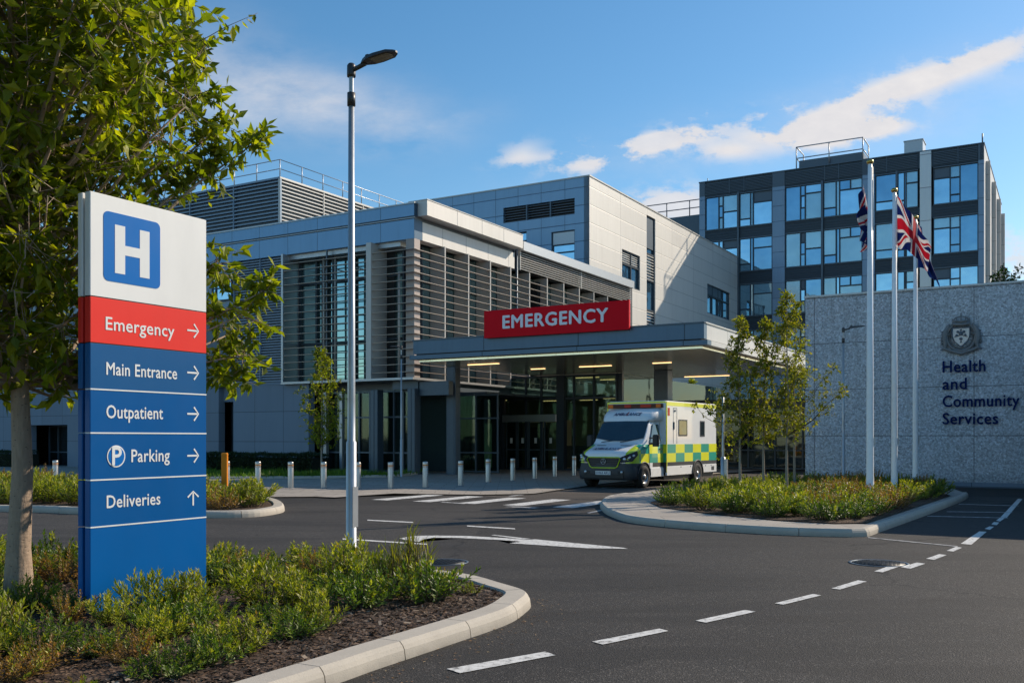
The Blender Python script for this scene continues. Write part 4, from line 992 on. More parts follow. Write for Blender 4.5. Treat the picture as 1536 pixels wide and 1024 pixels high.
# blue square with the H
def fpt(u_, z_, e_): return (.002+e_, u_, z_)
def rrect(u0,u1,z0,z1,r,n=5):
    out = []
    for cx_,cz_,t0 in ((u1-r,z1-r,0),(u0+r,z1-r,90),(u0+r,z0+r,180),(u1-r,z0+r,270)):
        for i in range(n+1): t=math.radians(t0+90*i/n); out.append((cx_+r*math.cos(t), cz_+r*math.sin(t)))
    return out
def plate(mb, pts, d0, d1, m=0):
    n = len(pts); mb.add([(d0,u_,z_) for u_,z_ in pts]+[(d1,u_,z_) for u_,z_ in pts],[(i,(i+1)%n,n+(i+1)%n,n+i) for i in range(n)]+[tuple(range(n,2*n))],m)
hu0, hu1 = su(155), su(240); hz0, hz1 = zz(420, dep(sb_, aB(155,sb_))), zz(315, dep(sb_, aB(155,sb_)))
mb = MB(); plate(mb, rrect(hu0,hu1,hz0,hz1,.05), -.001, .003); sq = tb(mb, 'logo_square', M['hblue'])
hw = hu1-hu0; hh = hz1-hz0
mb = MB()
a0_, a1_ = hu0+hw*.19, hu0+hw*.80; bz0, bz1 = hz0+hh*.13, hz0+hh*.83; tw = hw*.175
for (p0,p1,q0_,q1_) in ((a0_,a0_+tw,bz0,bz1),(a1_-tw,a1_,bz0,bz1),(a0_+tw,a1_-tw,(bz0+bz1)/2-hh*.07,(bz0+bz1)/2+hh*.07)):
    plate(mb,[(p0,q0_),(p1,q0_),(p1,q1_),(p0,q1_)],.003,.005)
mb.build('letter', M['letter_white'], sq)
def arr(mb, uc, zc, s, up=False):
    def rot(pts): return [((uc - q*s, zc + p*s) if up else (uc + p*s, zc + q*s)) for p, q in pts]
    t = .12
    plate(mb, rot([(-1,-t),(.72,-t),(.72,t),(-1,t)]), .001, .003)
    plate(mb, rot([(1,0),(.83,.0),(.05,.83),(.22,1.0)]), .001, .0032); plate(mb, rot([(1,0),(.22,-1.0),(.05,-.83),(.83,.0)]), .001, .0032)
rws = [('Emergency',494,158.5,261,19,496,False),('Main Entrance',561.5,159.5,265,18.5,559,False),('Outpatient',626.5,159.5,244,19,620.5,False),('Parking',692.5,197,254,18.5,683,False),('Deliveries',761.5,160,240,18.5,746.5,True)]
for s_, by, px0, px1, cap_, ay_, up in rws:
    Yl = dep(sb_, aB(px0, sb_)); zb_ = zz(by, Yl)
    text_on('lettering', s_, M['letter_white'], ts, su(px0), su(px1), zb_, cap_/F*Yl, fpt, .020, .0012)
    mb = MB(); Yr = dep(sb_, aB(290, sb_)); arr(mb, su(289.5), zz(ay_, Yr), .070, up); tb(mb, 'arrow', M['letter_white'])
Yp = dep(sb_, aB(174,sb_)); pc = (su(174), zz(684,Yp)); pr = 16.5/F*Yp
def disc(r, n=32): return [(pc[0]+r*.96*math.cos(2*math.pi*i/n), pc[1]+r*math.sin(2*math.pi*i/n)) for i in range(n)]
mb = MB(); plate(mb, disc(pr), .001, .004); pd = tb(mb, 'parking_symbol', M['letter_white'])
mb = MB(); plate(mb, disc(pr*.87), .004, .006); mb.build('disc', M['hblue'], pd)
text_on('letter', 'P', M['letter_white'], pd, pc[0]-.042, pc[0]+.048, pc[1]-.075, .155, lambda u_,z_,e_: (.007+e_,u_,z_), .03, .003)
# ================================================================ street lamps
M['pole'] = plain('galvanised pole', (.48,.49,.50), .40, .6, .14, 5, dirt=.3)
M['lamp_head'] = plain('dark lamp head', (.07,.065,.062), .42, .3)
M['lens'] = plain('lamp lens', (.22,.19,.10), .15, .2, .2, 30)
def lamp(x_, y_, h, r, label, rz=RZ, hd=1.0, group=None, split=1.57):
    t = empty('street_lamp', (x_, y_, 0), rz, label, 'street lamp', group)
    mb = MB(); mb.lathe([(r*1.5,.0),(r*1.5,.02),(r*1.32,.03),(r*1.3,split-.02),(r*1.0,split),(r*.98,split+.5),(r*.72,h-.5),(0,h-.49)],22); mb.build('pole', M['pole'], t)
    mb = MB(); mb.lathe([(r*.72,h-.52),(r*1.02,h-.52),(r*1.02,h-.36),(r*.72,h-.355)],20); mb.lathe([(r*.6,h-.36),(r*.6,h-.13)],18,m=1); mb.build('collar',[M['lamp_head'],M['pole']],t)
    mb = MB(); mb.lathe([(0,h-.16),(r*1.05,h-.16),(r*1.1,h-.13),(r*1.05,h-.02),(r*.7,h+.005),(0,h+.006)],20)
    mb.path([(0,0,h-.08),(.12*hd,0,h-.06),(.22*hd,0,h-.035)],[r*.62,r*.55,r*.6],10); mb.build('bracket_arm',M['lamp_head'],t)
    # flat tapered head
    mb = MB(); xs = [.17,.22,.30,.42,.60,.68,.70]; ws_ = [.03,.06,.10,.115,.105,.05,.02]; tp = [.0,.045,.055,.045,.03,.012,.004]
    vs = []; fs = []
    for i,(a_,b_,c_) in enumerate(zip(xs,ws_,tp)):
        a_*=hd; b_*=hd; c_*=hd; zc_ = h-.035+a_*.08
        vs += [(a_,-b_,zc_-.018*hd),(a_,-b_*.9,zc_+c_*.5),(a_,0,zc_+c_),(a_,b_*.9,zc_+c_*.5),(a_,b_,zc_-.018*hd),(a_,0,zc_-.02*hd)]
    for i in range(len(xs)-1):
        for j in range(6): fs.append((i*6+j,i*6+(j+1)%6,(i+1)*6+(j+1)%6,(i+1)*6+j))
    fs += [tuple(range(6)), tuple(range(len(vs)-6,len(vs)))]
    mb.add(vs,fs); mb.lathe([(.035*hd,0),(.035*hd,.03*hd),(.02*hd,.04*hd),(0,.04*hd)],12,c=(.26*hd,0,h-.035+.06*hd)); hdn = mb.build('lamp_head',M['lamp_head'],t)
    mb = MB(); z_=h-.035; mb.add([(.34*hd,-.085*hd,z_+.34*hd*.08-.023*hd),(.60*hd,-.075*hd,z_+.6*hd*.08-.023*hd),(.64*hd,0,z_+.64*hd*.08-.024*hd),(.60*hd,.075*hd,z_+.6*hd*.08-.023*hd),(.34*hd,.085*hd,z_+.34*hd*.08-.023*hd)],[(0,1,2,3,4)]); mb.build('lens',M['lens'],hdn)
    mb = MB(); mb.box(r*1.28,r*1.35,-.05,.05,.5,1.0); mb.build('hatch',M['pole'],t)
    return t
lamp(*G(527,850), 1.6+557/F*G(527,850)[1]+.03, .050, 'tall galvanised lamp post with dark flat head rising from the foreground shrubs')
lamp(*G(1265,727.5), 5.36, .045, 'slim lamp post with dark head in front of the pebble wall', RZ, 1.0)
lamp(*G(602,716), 5.35, .04, 'slim lamp post by the building corner behind the bollards', RZ+math.pi, .8)
# post in the island
px_, py_ = G(1084.5,738,.13); t = empty('post', (px_, py_, .13), RZ, 'thick-based galvanised post at the left end of the tree island', 'post')
mb = MB(); mb.lathe([(.065,0),(.065,.95),(.03,.97)],16); mb.box(.05,.12,-.05,.05,.3,.9); mb.build('sleeve', M['pole'], t)
mb = MB(); mb.lathe([(.032,.97),(.028,2.75),(0,2.76)],12); mb.box(-.06,.06,-.01,.01,2.65,2.73); mb.build('pole', M['pole'], t)
# orange post
ox, oy = G(337,745,.11); t = empty('post', (ox, oy, .11), 0, 'orange marker post standing in the left planting beside a bollard', 'post')
mb = MB(); mb.bev(-.075,.075,-.05,.05,0,1.05,.012); mb.build('body', M['orange'], t)
mb = MB(); mb.bev(-.08,.08,-.055,.055,1.05,1.12,.02); mb.build('cap', M['orange'], t)
# ================================================================ bollards
M['stainless'] = plain('brushed bollard steel', (.52,.51,.49), .36, .75, .1, 4); M['band'] = flat('reflective band', (.55,.22,.06), .4)
bl_ = [(340.5,729.5),(387,730.5),(436,731.5),(485.6,732),(537,732.8),(586,732.5),(638,731),(691,728.5),(732,723.2),(769,721),(802,718),(832,714.5),(861,713)]
def bollard():
    t = empty('bollard')
    mb = MB(); r = .088; mb.lathe([(r,0),(r,.63),(r*.985,.635),(r*.985,.645),(r,.65),(r,.70)],20); mb.build('post', M['stainless'], t)
    mb = MB(); mb.lathe([(r*1.01,.70),(r*1.01,.735)],20); mb.build('band', M['band'], t)
    mb = MB(); mb.lathe([(r,.735),(r,.80),(r*.93,.825),(0,.832)],20); mb.build('cap', M['stainless'], t)
    mb = MB(); mb.lathe([(r*1.25,0),(r*1.25,.012),(r,.014)],20); mb.build('base_ring', M['steel_mid'], t)
    return t
ordn = ['just right of the orange post','second to the right of the orange post','third to the right of the orange post','just left of the tall lamp post, below the small tree','just right of the tall foreground lamp post','between the tall lamp post and the slim lamp post','right of the slim lamp post, with its foot in sunlight','on the end of the sunlit kerb, left of the entrance','first one standing in the canopy shadow','left of the automatic entrance doors','in front of the automatic entrance doors','right of the automatic entrance doors','closest to the front of the ambulance']
b0_ = bollard()
for i,((px_,py_),w_) in enumerate(zip(bl_,ordn)):
    t = b0_ if i == 0 else copy_tree(b0_)
    x_, y_ = G(px_,py_,.03); t.location = (x_, y_, .03); t.rotation_euler.z = i*.3
    tag(t, 'steel bollard '+w_, 'bollard', 'steel bollards along the pavement edge')
for px_,py_,w_ in ((83,727,'standing alone behind the far-left flowering planting'),):
    t = copy_tree(b0_); x_, y_ = G(px_,py_,.03); t.location = (x_,y_,.03); tag(t,'steel bollard '+w_,'bollard','steel bollards along the pavement edge')
# ================================================================ flagpoles and flags
M['pole_white'] = plain('white flagpole paint', (.93,.93,.92), .28, 0, .05, 3)
fp = [(1305,747,238,.088,'nearest flagpole, thick and white, with a folded flag pressed behind it'),(1341.5,739.5,281,.082,'middle white flagpole flying the spread union flag'),(1373,732,322,.078,'farthest white flagpole flying the dark blue flag')]
fps = []
for px_,py_,ty,r,lb in fp:
    x_, y_ = G(px_,py_,.14); h = H+(HY-ty)/F*y_-.14
    t = empty('flagpole',(x_,y_,.14),0,lb,'flagpole')
    mb = MB(); mb.lathe([(r*1.6,0),(r*1.6,.03),(r*1.05,.04),(r*1.05,.5),(r,.52),(r*.95,h*.35),(r*.55,h-.12),(0,h-.11)],24); mb.build('pole',M['pole_white'],t)
    mb = MB(); R_=.085; mb.lathe([(0,h-.17)]+[(R_*math.sin(a_),h-.08-R_*.8*math.cos(a_)) for a_ in [i*math.pi/10 for i in range(1,10)]]+[(0,h-.01)],16); mb.build('finial',M['brass'],t)
    mb = MB(); mb.tube((r*.9,-.02,1.4),(r*.62,-.02,h-.2),.008,5); mb.box(r*.9,r*.9+.04,-.03,0,1.3,1.5); mb.build('halyard',M['steel'],t)
    fps.append((x_,y_,h+.14,r))
def fabric(name, fn):
    t = NT(name); at = t.n('ShaderNodeAttribute'); at.attribute_name = 'dye'
    b = t.bsdf(at.outputs['Color'], .8, 0, None, .2); tr = t.n('ShaderNodeBsdfTranslucent'); t.t.links.new(at.outputs['Color'], tr.inputs[0])
    mx = t.n('ShaderNodeMixShader'); mx.inputs[0].default_value = .3; t.t.links.new(b,mx.inputs[1]); t.t.links.new(tr.outputs[0],mx.inputs[2]); return t.done(mx.outputs[0])
M['flag'] = fabric('flag cloth', None)
BLU, RED_, WHT = (.006,.014,.10), (.50,.010,.025), (.72,.70,.68)
def jack(u_, v_):
    x_, y_ = (u_-.5)*2, (v_-.5); c = BLU
    d1 = abs(y_*2 - x_)/math.sqrt(5); d2 = abs(y_*2 + x_)/math.sqrt(5)
    if min(d1,d2) < .10: c = WHT
    s1 = (y_*2-x_)/math.sqrt(5); s2 = (y_*2+x_)/math.sqrt(5)
    if (0 < s1*(1 if x_<0 else -1) < .066) or (0 < -s2*(1 if x_<0 else -1)*-1 < .066): c = RED_
    if abs(y_) < .167 or abs(x_) < .167: c = WHT
    if abs(y_) < .10 or abs(x_) < .10: c = RED_
    return c
def bluef(u_, v_):
    c = (.004,.020,.13)
    if u_ < .45 and v_ > .5: c = jack(u_/.45, (v_-.5)*2)
    elif abs(u_-.62) < .07 and abs(v_-.55) < .15: c = (.25,.03,.05)
    return c
def flag(pole, drop, size, hang, dirv, colf, label, seed, gather):
    """cloth held at the hoist; hang(s, v) -> (out, side, down)"""
    x_, y_, ht, r = pole; nu, nv = 110, 70
    t = empty('flag',(x_,y_,ht-drop),0,label,'flag')
    vs = []; cols = []
    for i in range(nu+1):
        for j in range(nv+1):
            u_ = i/nu; v_ = j/nv; o, sd, dn = hang(u_, v_); vs.append((dirv[0]*(r*.7+o)-dirv[1]*sd, dirv[1]*(r*.7+o)+dirv[0]*sd, dn)); cols.append(colf(u_, v_))
    fs = [(i*(nv+1)+j,(i+1)*(nv+1)+j,(i+1)*(nv+1)+j+1,i*(nv+1)+j+1) for i in range(nu) for j in range(nv)]
    me = bpy.data.meshes.new('cloth'); me.from_pydata(vs,[],fs); me.materials.append(M['flag'])
    at = me.color_attributes.new('dye','FLOAT_COLOR','POINT')
    for k,c in enumerate(cols): at.data[k].color = (*c,1)
    me.polygons.foreach_set('use_smooth',[True]*len(fs)); me.update(); link('cloth',me,t)
    mb = MB(); mb.tube((dirv[0]*r*.7,dirv[1]*r*.7,.02),(dirv[0]*r*.7,dirv[1]*r*.7,-size*1.0),.014,6); mb.build('hoist_rope',M['letter_white'],t)
sn = math.sin
flag(fps[1], .28, 1.25, lambda u_,v_: (.84*u_**.9*(1-.10*(1-v_)) , .16*sn(u_*9+v_*2.2)*min(1,u_*3)+.05*sn(u_*21+v_*3), -(1-v_)*1.3*(1-.58*u_)-1.42*u_**1.15-.035*sn(u_*15+v_*4)), (.92,-.39), jack, 'union flag spreading down to the right from the middle flagpole', 1, 0)
flag(fps[2], .30, 1.25, lambda u_,v_: (.58*u_**.8*(.45+.55*(1-v_)**1.0)+.05*sn(u_*9), .15*sn(u_*13+v_*2.5)*min(1,u_*3), -(1-v_)*1.25*(1-.35*u_)-1.05*u_**1.3), (.93,-.36), bluef, 'dark blue flag drooping from the farthest flagpole', 2, 0)
flag(fps[0], .55, 1.2, lambda u_,v_: (-.20-.10*sn(u_*14+v_*3)*min(1,u_*3)+.10*sn(v_*4)*u_, .25+.18*sn(u_*17), -(1-v_)*1.1*(1-.3*u_)-.95*u_**1.2), (.95,-.3), jack, 'folded union flag hanging limp behind the nearest flagpole', 3, 0)
# ================================================================ ambulance
VX, VY = 2.98, 30.57; VR = -math.atan2(.57,.822)
am = empty('ambulance',(VX,VY,.0),VR,'white ambulance with yellow and green checks parked at the emergency canopy','ambulance')
def vb(mb, name, m, parent=None, **k): return mb.build(name, m, parent or am)
YEL, GRN, LIM = (.86,.86,.01), (.0,.36,.25), (.50,.66,.02)
def car_paint(name, fn=None):
    t = NT(name); co = t.coord(); x_,y_,z_ = t.xyz(co)
    cc = fn(t, x_, y_, z_)
    d = t.math('MULTIPLY_ADD', t.noise(t.scale(co,(1,1,.5)), 3, 5, .6), .12, .93); cc = t.mix(1.0, cc, t.comb(d,d,d), 'MULTIPLY')
    return t.done(t.bsdf(cc, .28, 0, None, .5, Coat_Weight=.5))
def rgb(t, c):
    o = t.n('ShaderNodeRGB'); o.outputs[0].default_value = c4(c); return o.outputs[0]
def cab_cols(t, x_, y_, z_):
    side = t.math('GREATER_THAN', t.math('ABSOLUTE', x_), .80)
    hoodside = t.math('MULTIPLY', t.math('GREATER_THAN', t.math('ABSOLUTE', x_), .74), t.math('LESS_THAN', y_, 1.0))
    bandm = t.math('MULTIPLY', t.math('GREATER_THAN', z_, .80), t.math('LESS_THAN', z_, 1.40))
    ck = t.math('ADD', t.math('FLOOR', t.math('DIVIDE', t.math('ADD', y_, .02), .60)), t.math('FLOOR', t.math('DIVIDE', t.math('SUBTRACT', z_, .80), .30)))
    par = t.math('FRACT', t.math('MULTIPLY', ck, .5)); par = t.math('LESS_THAN', par, .25)
    chk = t.mix(par, rgb(t,YEL), rgb(t,GRN))
    c = rgb(t,(.88,.88,.87))
    c = t.mix(t.math('MULTIPLY', side, bandm), c, chk)
    c = t.mix(t.math('MULTIPLY', hoodside, t.math('MULTIPLY',t.math('LESS_THAN',y_,.98),t.math('LESS_THAN', z_, 1.38))), c, rgb(t,LIM))
    c = t.mix(t.math('MULTIPLY', t.math('MULTIPLY', side, bandm), t.math('GREATER_THAN', y_, .5)), c, chk)
    blk = t.math('MULTIPLY', t.math('GREATER_THAN', z_, .66), t.math('LESS_THAN', z_, .80))
    c = t.mix(t.math('MULTIPLY', blk, t.math('GREATER_THAN', y_, 1.4)), c, rgb(t,(.03,.03,.03)))
    c = t.mix(t.math('MULTIPLY', t.math('LESS_THAN', z_, .80), t.math('LESS_THAN', y_, .62)), c, rgb(t,(.03,.032,.035)))
    return c
M['cab'] = car_paint('cab livery', cab_cols)
M['amb_white'] = car_paint('ambulance white', lambda t,x_,y_,z_: rgb(t,(.88,.88,.86)))
M['amb_yel'] = car_paint('ambulance yellow', lambda t,x_,y_,z_: rgb(t,YEL)); M['amb_grn'] = car_paint('ambulance green', lambda t,x_,y_,z_: rgb(t,GRN))
M['amb_lime'] = car_paint('ambulance lime trim', lambda t,x_,y_,z_: rgb(t,LIM))
M['bumper'] = plain('bumper plastic', (.035,.036,.040), .5, 0, .1, 4); M['tyre'] = plain('tyre', (.022,.021,.02), .8, 0, .2, 8, .2)
M['rim'] = plain('wheel rim', (.42,.42,.42), .35, .7); M['wind'] = glass_mat('windscreen', (.07,.105,.12), .03, .7, .006, .5)
M['redl'] = flat('red light', (.55,.02,.01), .2); M['amberl'] = flat('amber light', (.85,.16,.01), .2); M['lightglass'] = flat('headlight glass', (.55,.58,.60), .1, .6)
# lofted cab
st = [  # y, half widths (sill, hip, belt, shoulder, roof edge) and heights
 (0.00, .80,.86,.84,.70,.55, .42,.70,.98,1.06,1.09),
 (0.05, .88,.93,.92,.78,.60, .36,.70,1.02,1.12,1.15),
 (0.20, .95,.98,.965,.84,.64, .34,.72,1.10,1.19,1.22),
 (0.55, .98,1.0,.985,.88,.68, .34,.76,1.22,1.31,1.33),
 (0.88, .99,1.0,.99,.90,.72, .34,.80,1.30,1.42,1.44),
 (1.10, .99,1.01,1.0,.89,.78, .34,.80,1.36,1.68,1.72),
 (1.36, .99,1.01,1.0,.87,.76, .34,.80,1.38,2.04,2.08),
 (1.55, .99,1.01,1.0,.85,.72, .34,.80,1.38,2.17,2.22),
 (2.22, .99,1.01,1.0,.86,.72, .34,.80,1.38,2.24,2.30)]
def ring_at(s): y,w1_,w2_,w3_,w4_,w5_,h1,h2,h3,h4,h5 = s; r = [(w1_,h1),(w2_,h2),(w3_,h3),(w4_,h4),(w5_,h5),(0,h5+.015)]; return [(-a,y,b) for a,b in r[:-1]][::1]+[(0,y,h5+.015)]+[(a,y,b) for a,b in r[:-1]][::-1]
def lerp_st(y):
    for p,q in zip(st,st[1:]):
        if p[0] <= y <= q[0]: t=(y-p[0])/(q[0]-p[0]); return tuple(a+(b-a)*t for a,b in zip(p,q))
ys = sorted(set([s[0] for s in st]+[.3,.42,.7,1.0,1.23,1.7,1.9,2.05]))
mb = MB(); rings = [ring_at(lerp_st(y)) for y in ys]; k = len(rings[0])
fs = [(i*k+j,i*k+j+1,(i+1)*k+j+1,(i+1)*k+j) for i in range(len(rings)-1) for j in range(k-1)]+[tuple(range(k)),tuple(range((len(rings)-1)*k,len(rings)*k))]
mb.add([p for r in rings for p in r],fs,0,True)
cab = vb(mb,'cab',M['cab'])
bv = cab.modifiers.new('bevel','BEVEL'); bv.width=.035; bv.segments=2; bv.limit_method='ANGLE'; bv.angle_limit=.5
# bumper
mb = MB(); pr_ = [(-1.0,.30),(-1.0,.12),(-.93,-.0),(-.7,-.07),(0,-.10),(.7,-.07),(.93,0),(1.0,.12),(1.0,.50)]
pr_[0] = (-1.0,.50)
zs_ = [(.27,.97),(.33,1.0),(.50,1.012),(.60,1.0),(.66,.985),(.80,.965)]
vs = [(x_*s_, y_*(1) + (1-s_)*.6, z_) for z_,s_ in zs_ for x_,y_ in pr_]; n = len(pr_)
mb.add(vs,[(i*n+j,i*n+j+1,(i+1)*n+j+1,(i+1)*n+j) for i in range(len(zs_)-1) for j in range(n-1)]+[tuple(range(n))],0,True); mb.box(-.8,.8,-.02,.4,.3,.62)
vb(mb,'bumper',M['bumper'])
mb = MB(); mb.box(-.72,.72,-.108,-.05,.33,.45); mb.box(-.72,-.52,-.10,-.05,.47,.56); mb.box(.52,.72,-.10,-.05,.47,.56); vb(mb,'air_intake',M['black'])
for s_ in (-1,1):
    mb = MB(); mb.lathe([(0,-.02),(.045,-.015),(.05,.02)],12,'y',(s_*.66,-.10,.52)); vb(mb,'fog_lamp',M['lightglass'])
# grille
gp = [(-.56,.99),(.56,.99),(.60,.93),(.50,.70),(.42,.655),(-.42,.655),(-.50,.70),(-.60,.93)]
def fplate(mb, pts, y0, y1, m=0): 
    n = len(pts); mb.add([(x_,y0,z_) for x_,z_ in pts]+[(x_,y1,z_) for x_,z_ in pts],[(i,(i+1)%n,n+(i+1)%n,n+i) for i in range(n)]+[tuple(range(n,2*n))],m)
mb = MB(); fplate(mb,gp,.0,-.07)
for i in range(4): z_ = .72+i*.07; mb.box(-.5,.5,-.085,-.07,z_,z_+.025,1)
gr = vb(mb,'grille',[M['black'],M['bumper']])
mb = MB(); lp = [(x_,-.085,z_) for x_,z_ in gp+gp[:1]]; mb.path(lp,[.021]*len(lp),8); vb(mb,'grille_trim',M['amb_lime'])
mb = MB(); mb.path([(.085*math.cos(t),-.10,.86+.085*math.sin(t)) for t in [i*math.pi/10 for i in range(21)]],[.011]*21,6)
for a_ in (90,210,330): mb.tube((0,-.10,.86),(.08*math.cos(math.radians(a_)),-.10,.86+.08*math.sin(math.radians(a_))),.012,6)
mb.build('badge',M['rim'],gr)
for s_ in (-1,1):
    mb = MB(); pts = [(.60,.0,1.00),(.84,.01,1.09),(1.0,.36,1.20),(1.015,.38,1.06),(.975,.06,.86),(.62,-.05,.83)]
    v = [(s_*x_,y_-.03,z_) for x_,y_,z_ in pts]; vin = [(s_*x_*.9,y_+.12,z_) for x_,y_,z_ in pts]; n=6
    mb.add(v+vin,[tuple(range(n)) if s_<0 else tuple(range(n-1,-1,-1))]+[(i,(i+1)%n,n+(i+1)%n,n+i) for i in range(n)]); hl = vb(mb,'headlight',M['black'])
    mb = MB()
    for (x_,y_,z_,r) in ((.72,.00,.93,.062),(.86,.045,.98,.062),(.955,.16,1.04,.045)): mb.lathe([(0,-.045),(r*.8,-.042),(r,-.02),(r,.03)],12,'y',(s_*x_,y_-.005,z_))
    mb.path([(s_*.62,-.03,.85),(s_*.95,.05,.89),(s_*.985,.34,1.10)],[.012]*3,5)
    mb.build('lens',M['lightglass'],hl)
# plate
mb = MB(); mb.box(-.27,.27,-.125,-.105,.435,.555); pl = vb(mb,'number_plate',M['letter_white'])
text_on('plate_text','DX63 AKU',M['letter_navy'],pl,-.24,.24,.458,.075,lambda u_,z_,e_:(u_,-.1255-e_,z_),.02,.002)
# glazing
def quad(mb, pts, th=.012, m=0):
    p = [Vector(q) for q in pts]; nrm = (p[1]-p[0]).cross(p[2]-p[0]).normalized()*th
    n = len(p); mb.add([tuple(q+nrm) for q in p]+[tuple(q-nrm) for q in p],[tuple(range(n)),tuple(range(2*n-1,n-1,-1))]+[(i,(i+1)%n,n+(i+1)%n,n+i) for i in range(n)],m)
mb = MB()
def surf(y_, u_, up=.02):
    q = lerp_st(y_); w4,w5,h4,h5 = q[4],q[5],q[9],q[10]; k_ = .82
    a_ = abs(u_); x_ = w5*a_/k_ if a_ < k_ else w5+(w4-w5)*(a_-k_)/(1-k_); z_ = h5+.015*(1-a_/k_) if a_ < k_ else h5+(h4-h5)*(a_-k_)/(1-k_)
    return (math.copysign(x_,u_), y_-up, z_+up)
nu_, nv_ = 16, 10; vs = [surf(.91+.10*(u_/8-1)**2*(1-j/nv_)+(1.50-.91)*j/nv_, (u_/8-1)*.98) for j in range(nv_+1) for u_ in range(nu_+1)]
mb.add(vs,[(j*17+i,j*17+i+1,(j+1)*17+i+1,(j+1)*17+i) for j in range(nv_) for i in range(nu_)],0,True)
vb(mb,'windscreen',M['wind'])
mb = MB(); mb.tube((-.6,.85,1.47),(.05,.96,1.56),.012,5); mb.tube((.1,.85,1.47),(.7,.98,1.58),.012,5); vb(mb,'wiper',M['black'])
for s_ in (-1,1):
    xw = lambda z_: s_*(1.0-(z_-1.38)*.16+.012)
    mb = MB(); quad(mb,[(xw(1.46),1.22,1.46),(xw(1.46),2.02,1.46),(xw(2.06),2.0,2.06),(xw(2.06),1.60,2.06)],.014); vb(mb,'side_window',M['wind'])
    mb = MB(); mb.tube((s_*1.0,1.22,.42),(s_*1.018,1.15,.80),.006,4); mb.tube((s_*1.018,1.15,.80),(s_*1.005,1.12,1.40),.006,4); mb.tube((s_*1.018,2.1,.5),(s_*.9,2.1,2.1),.006,4); mb.box(s_*1.0,s_*1.04,1.9,2.06,1.22,1.26); dr_ = vb(mb,'door_seam',M['black'])
    mb = MB(); mb.bev(s_*1.12,s_*1.34,1.12,1.24,1.33,1.72,.04); mb.tube((s_*.98,1.22,1.42),(s_*1.2,1.18,1.42),.03,8); mb.tube((s_*.98,1.22,1.60),(s_*1.2,1.18,1.62),.02,8)
    mr = vb(mb,'wing_mirror',M['black']); mb = MB(); mb.box(s_*1.14,s_*1.32,1.241,1.25,1.36,1.69); mb.build('mirror_glass',M['lightglass'],mr)
mb = MB(); mb.box(-.62,-.30,.60,.68,1.36,1.375); mb.box(.25,.62,.60,.68,1.36,1.375); vb(mb,'bonnet_vent',M['black'])
text_on('bonnet_lettering','AMBULANCE',M['letter_navy'],am,-.52,.44,0,.15,lambda u_,z_,e_:(u_,.13+z_*.82-.0,1.208+z_*.40+.022*(1-(u_/.62)**2)+.008+e_),.02,.004,.25)
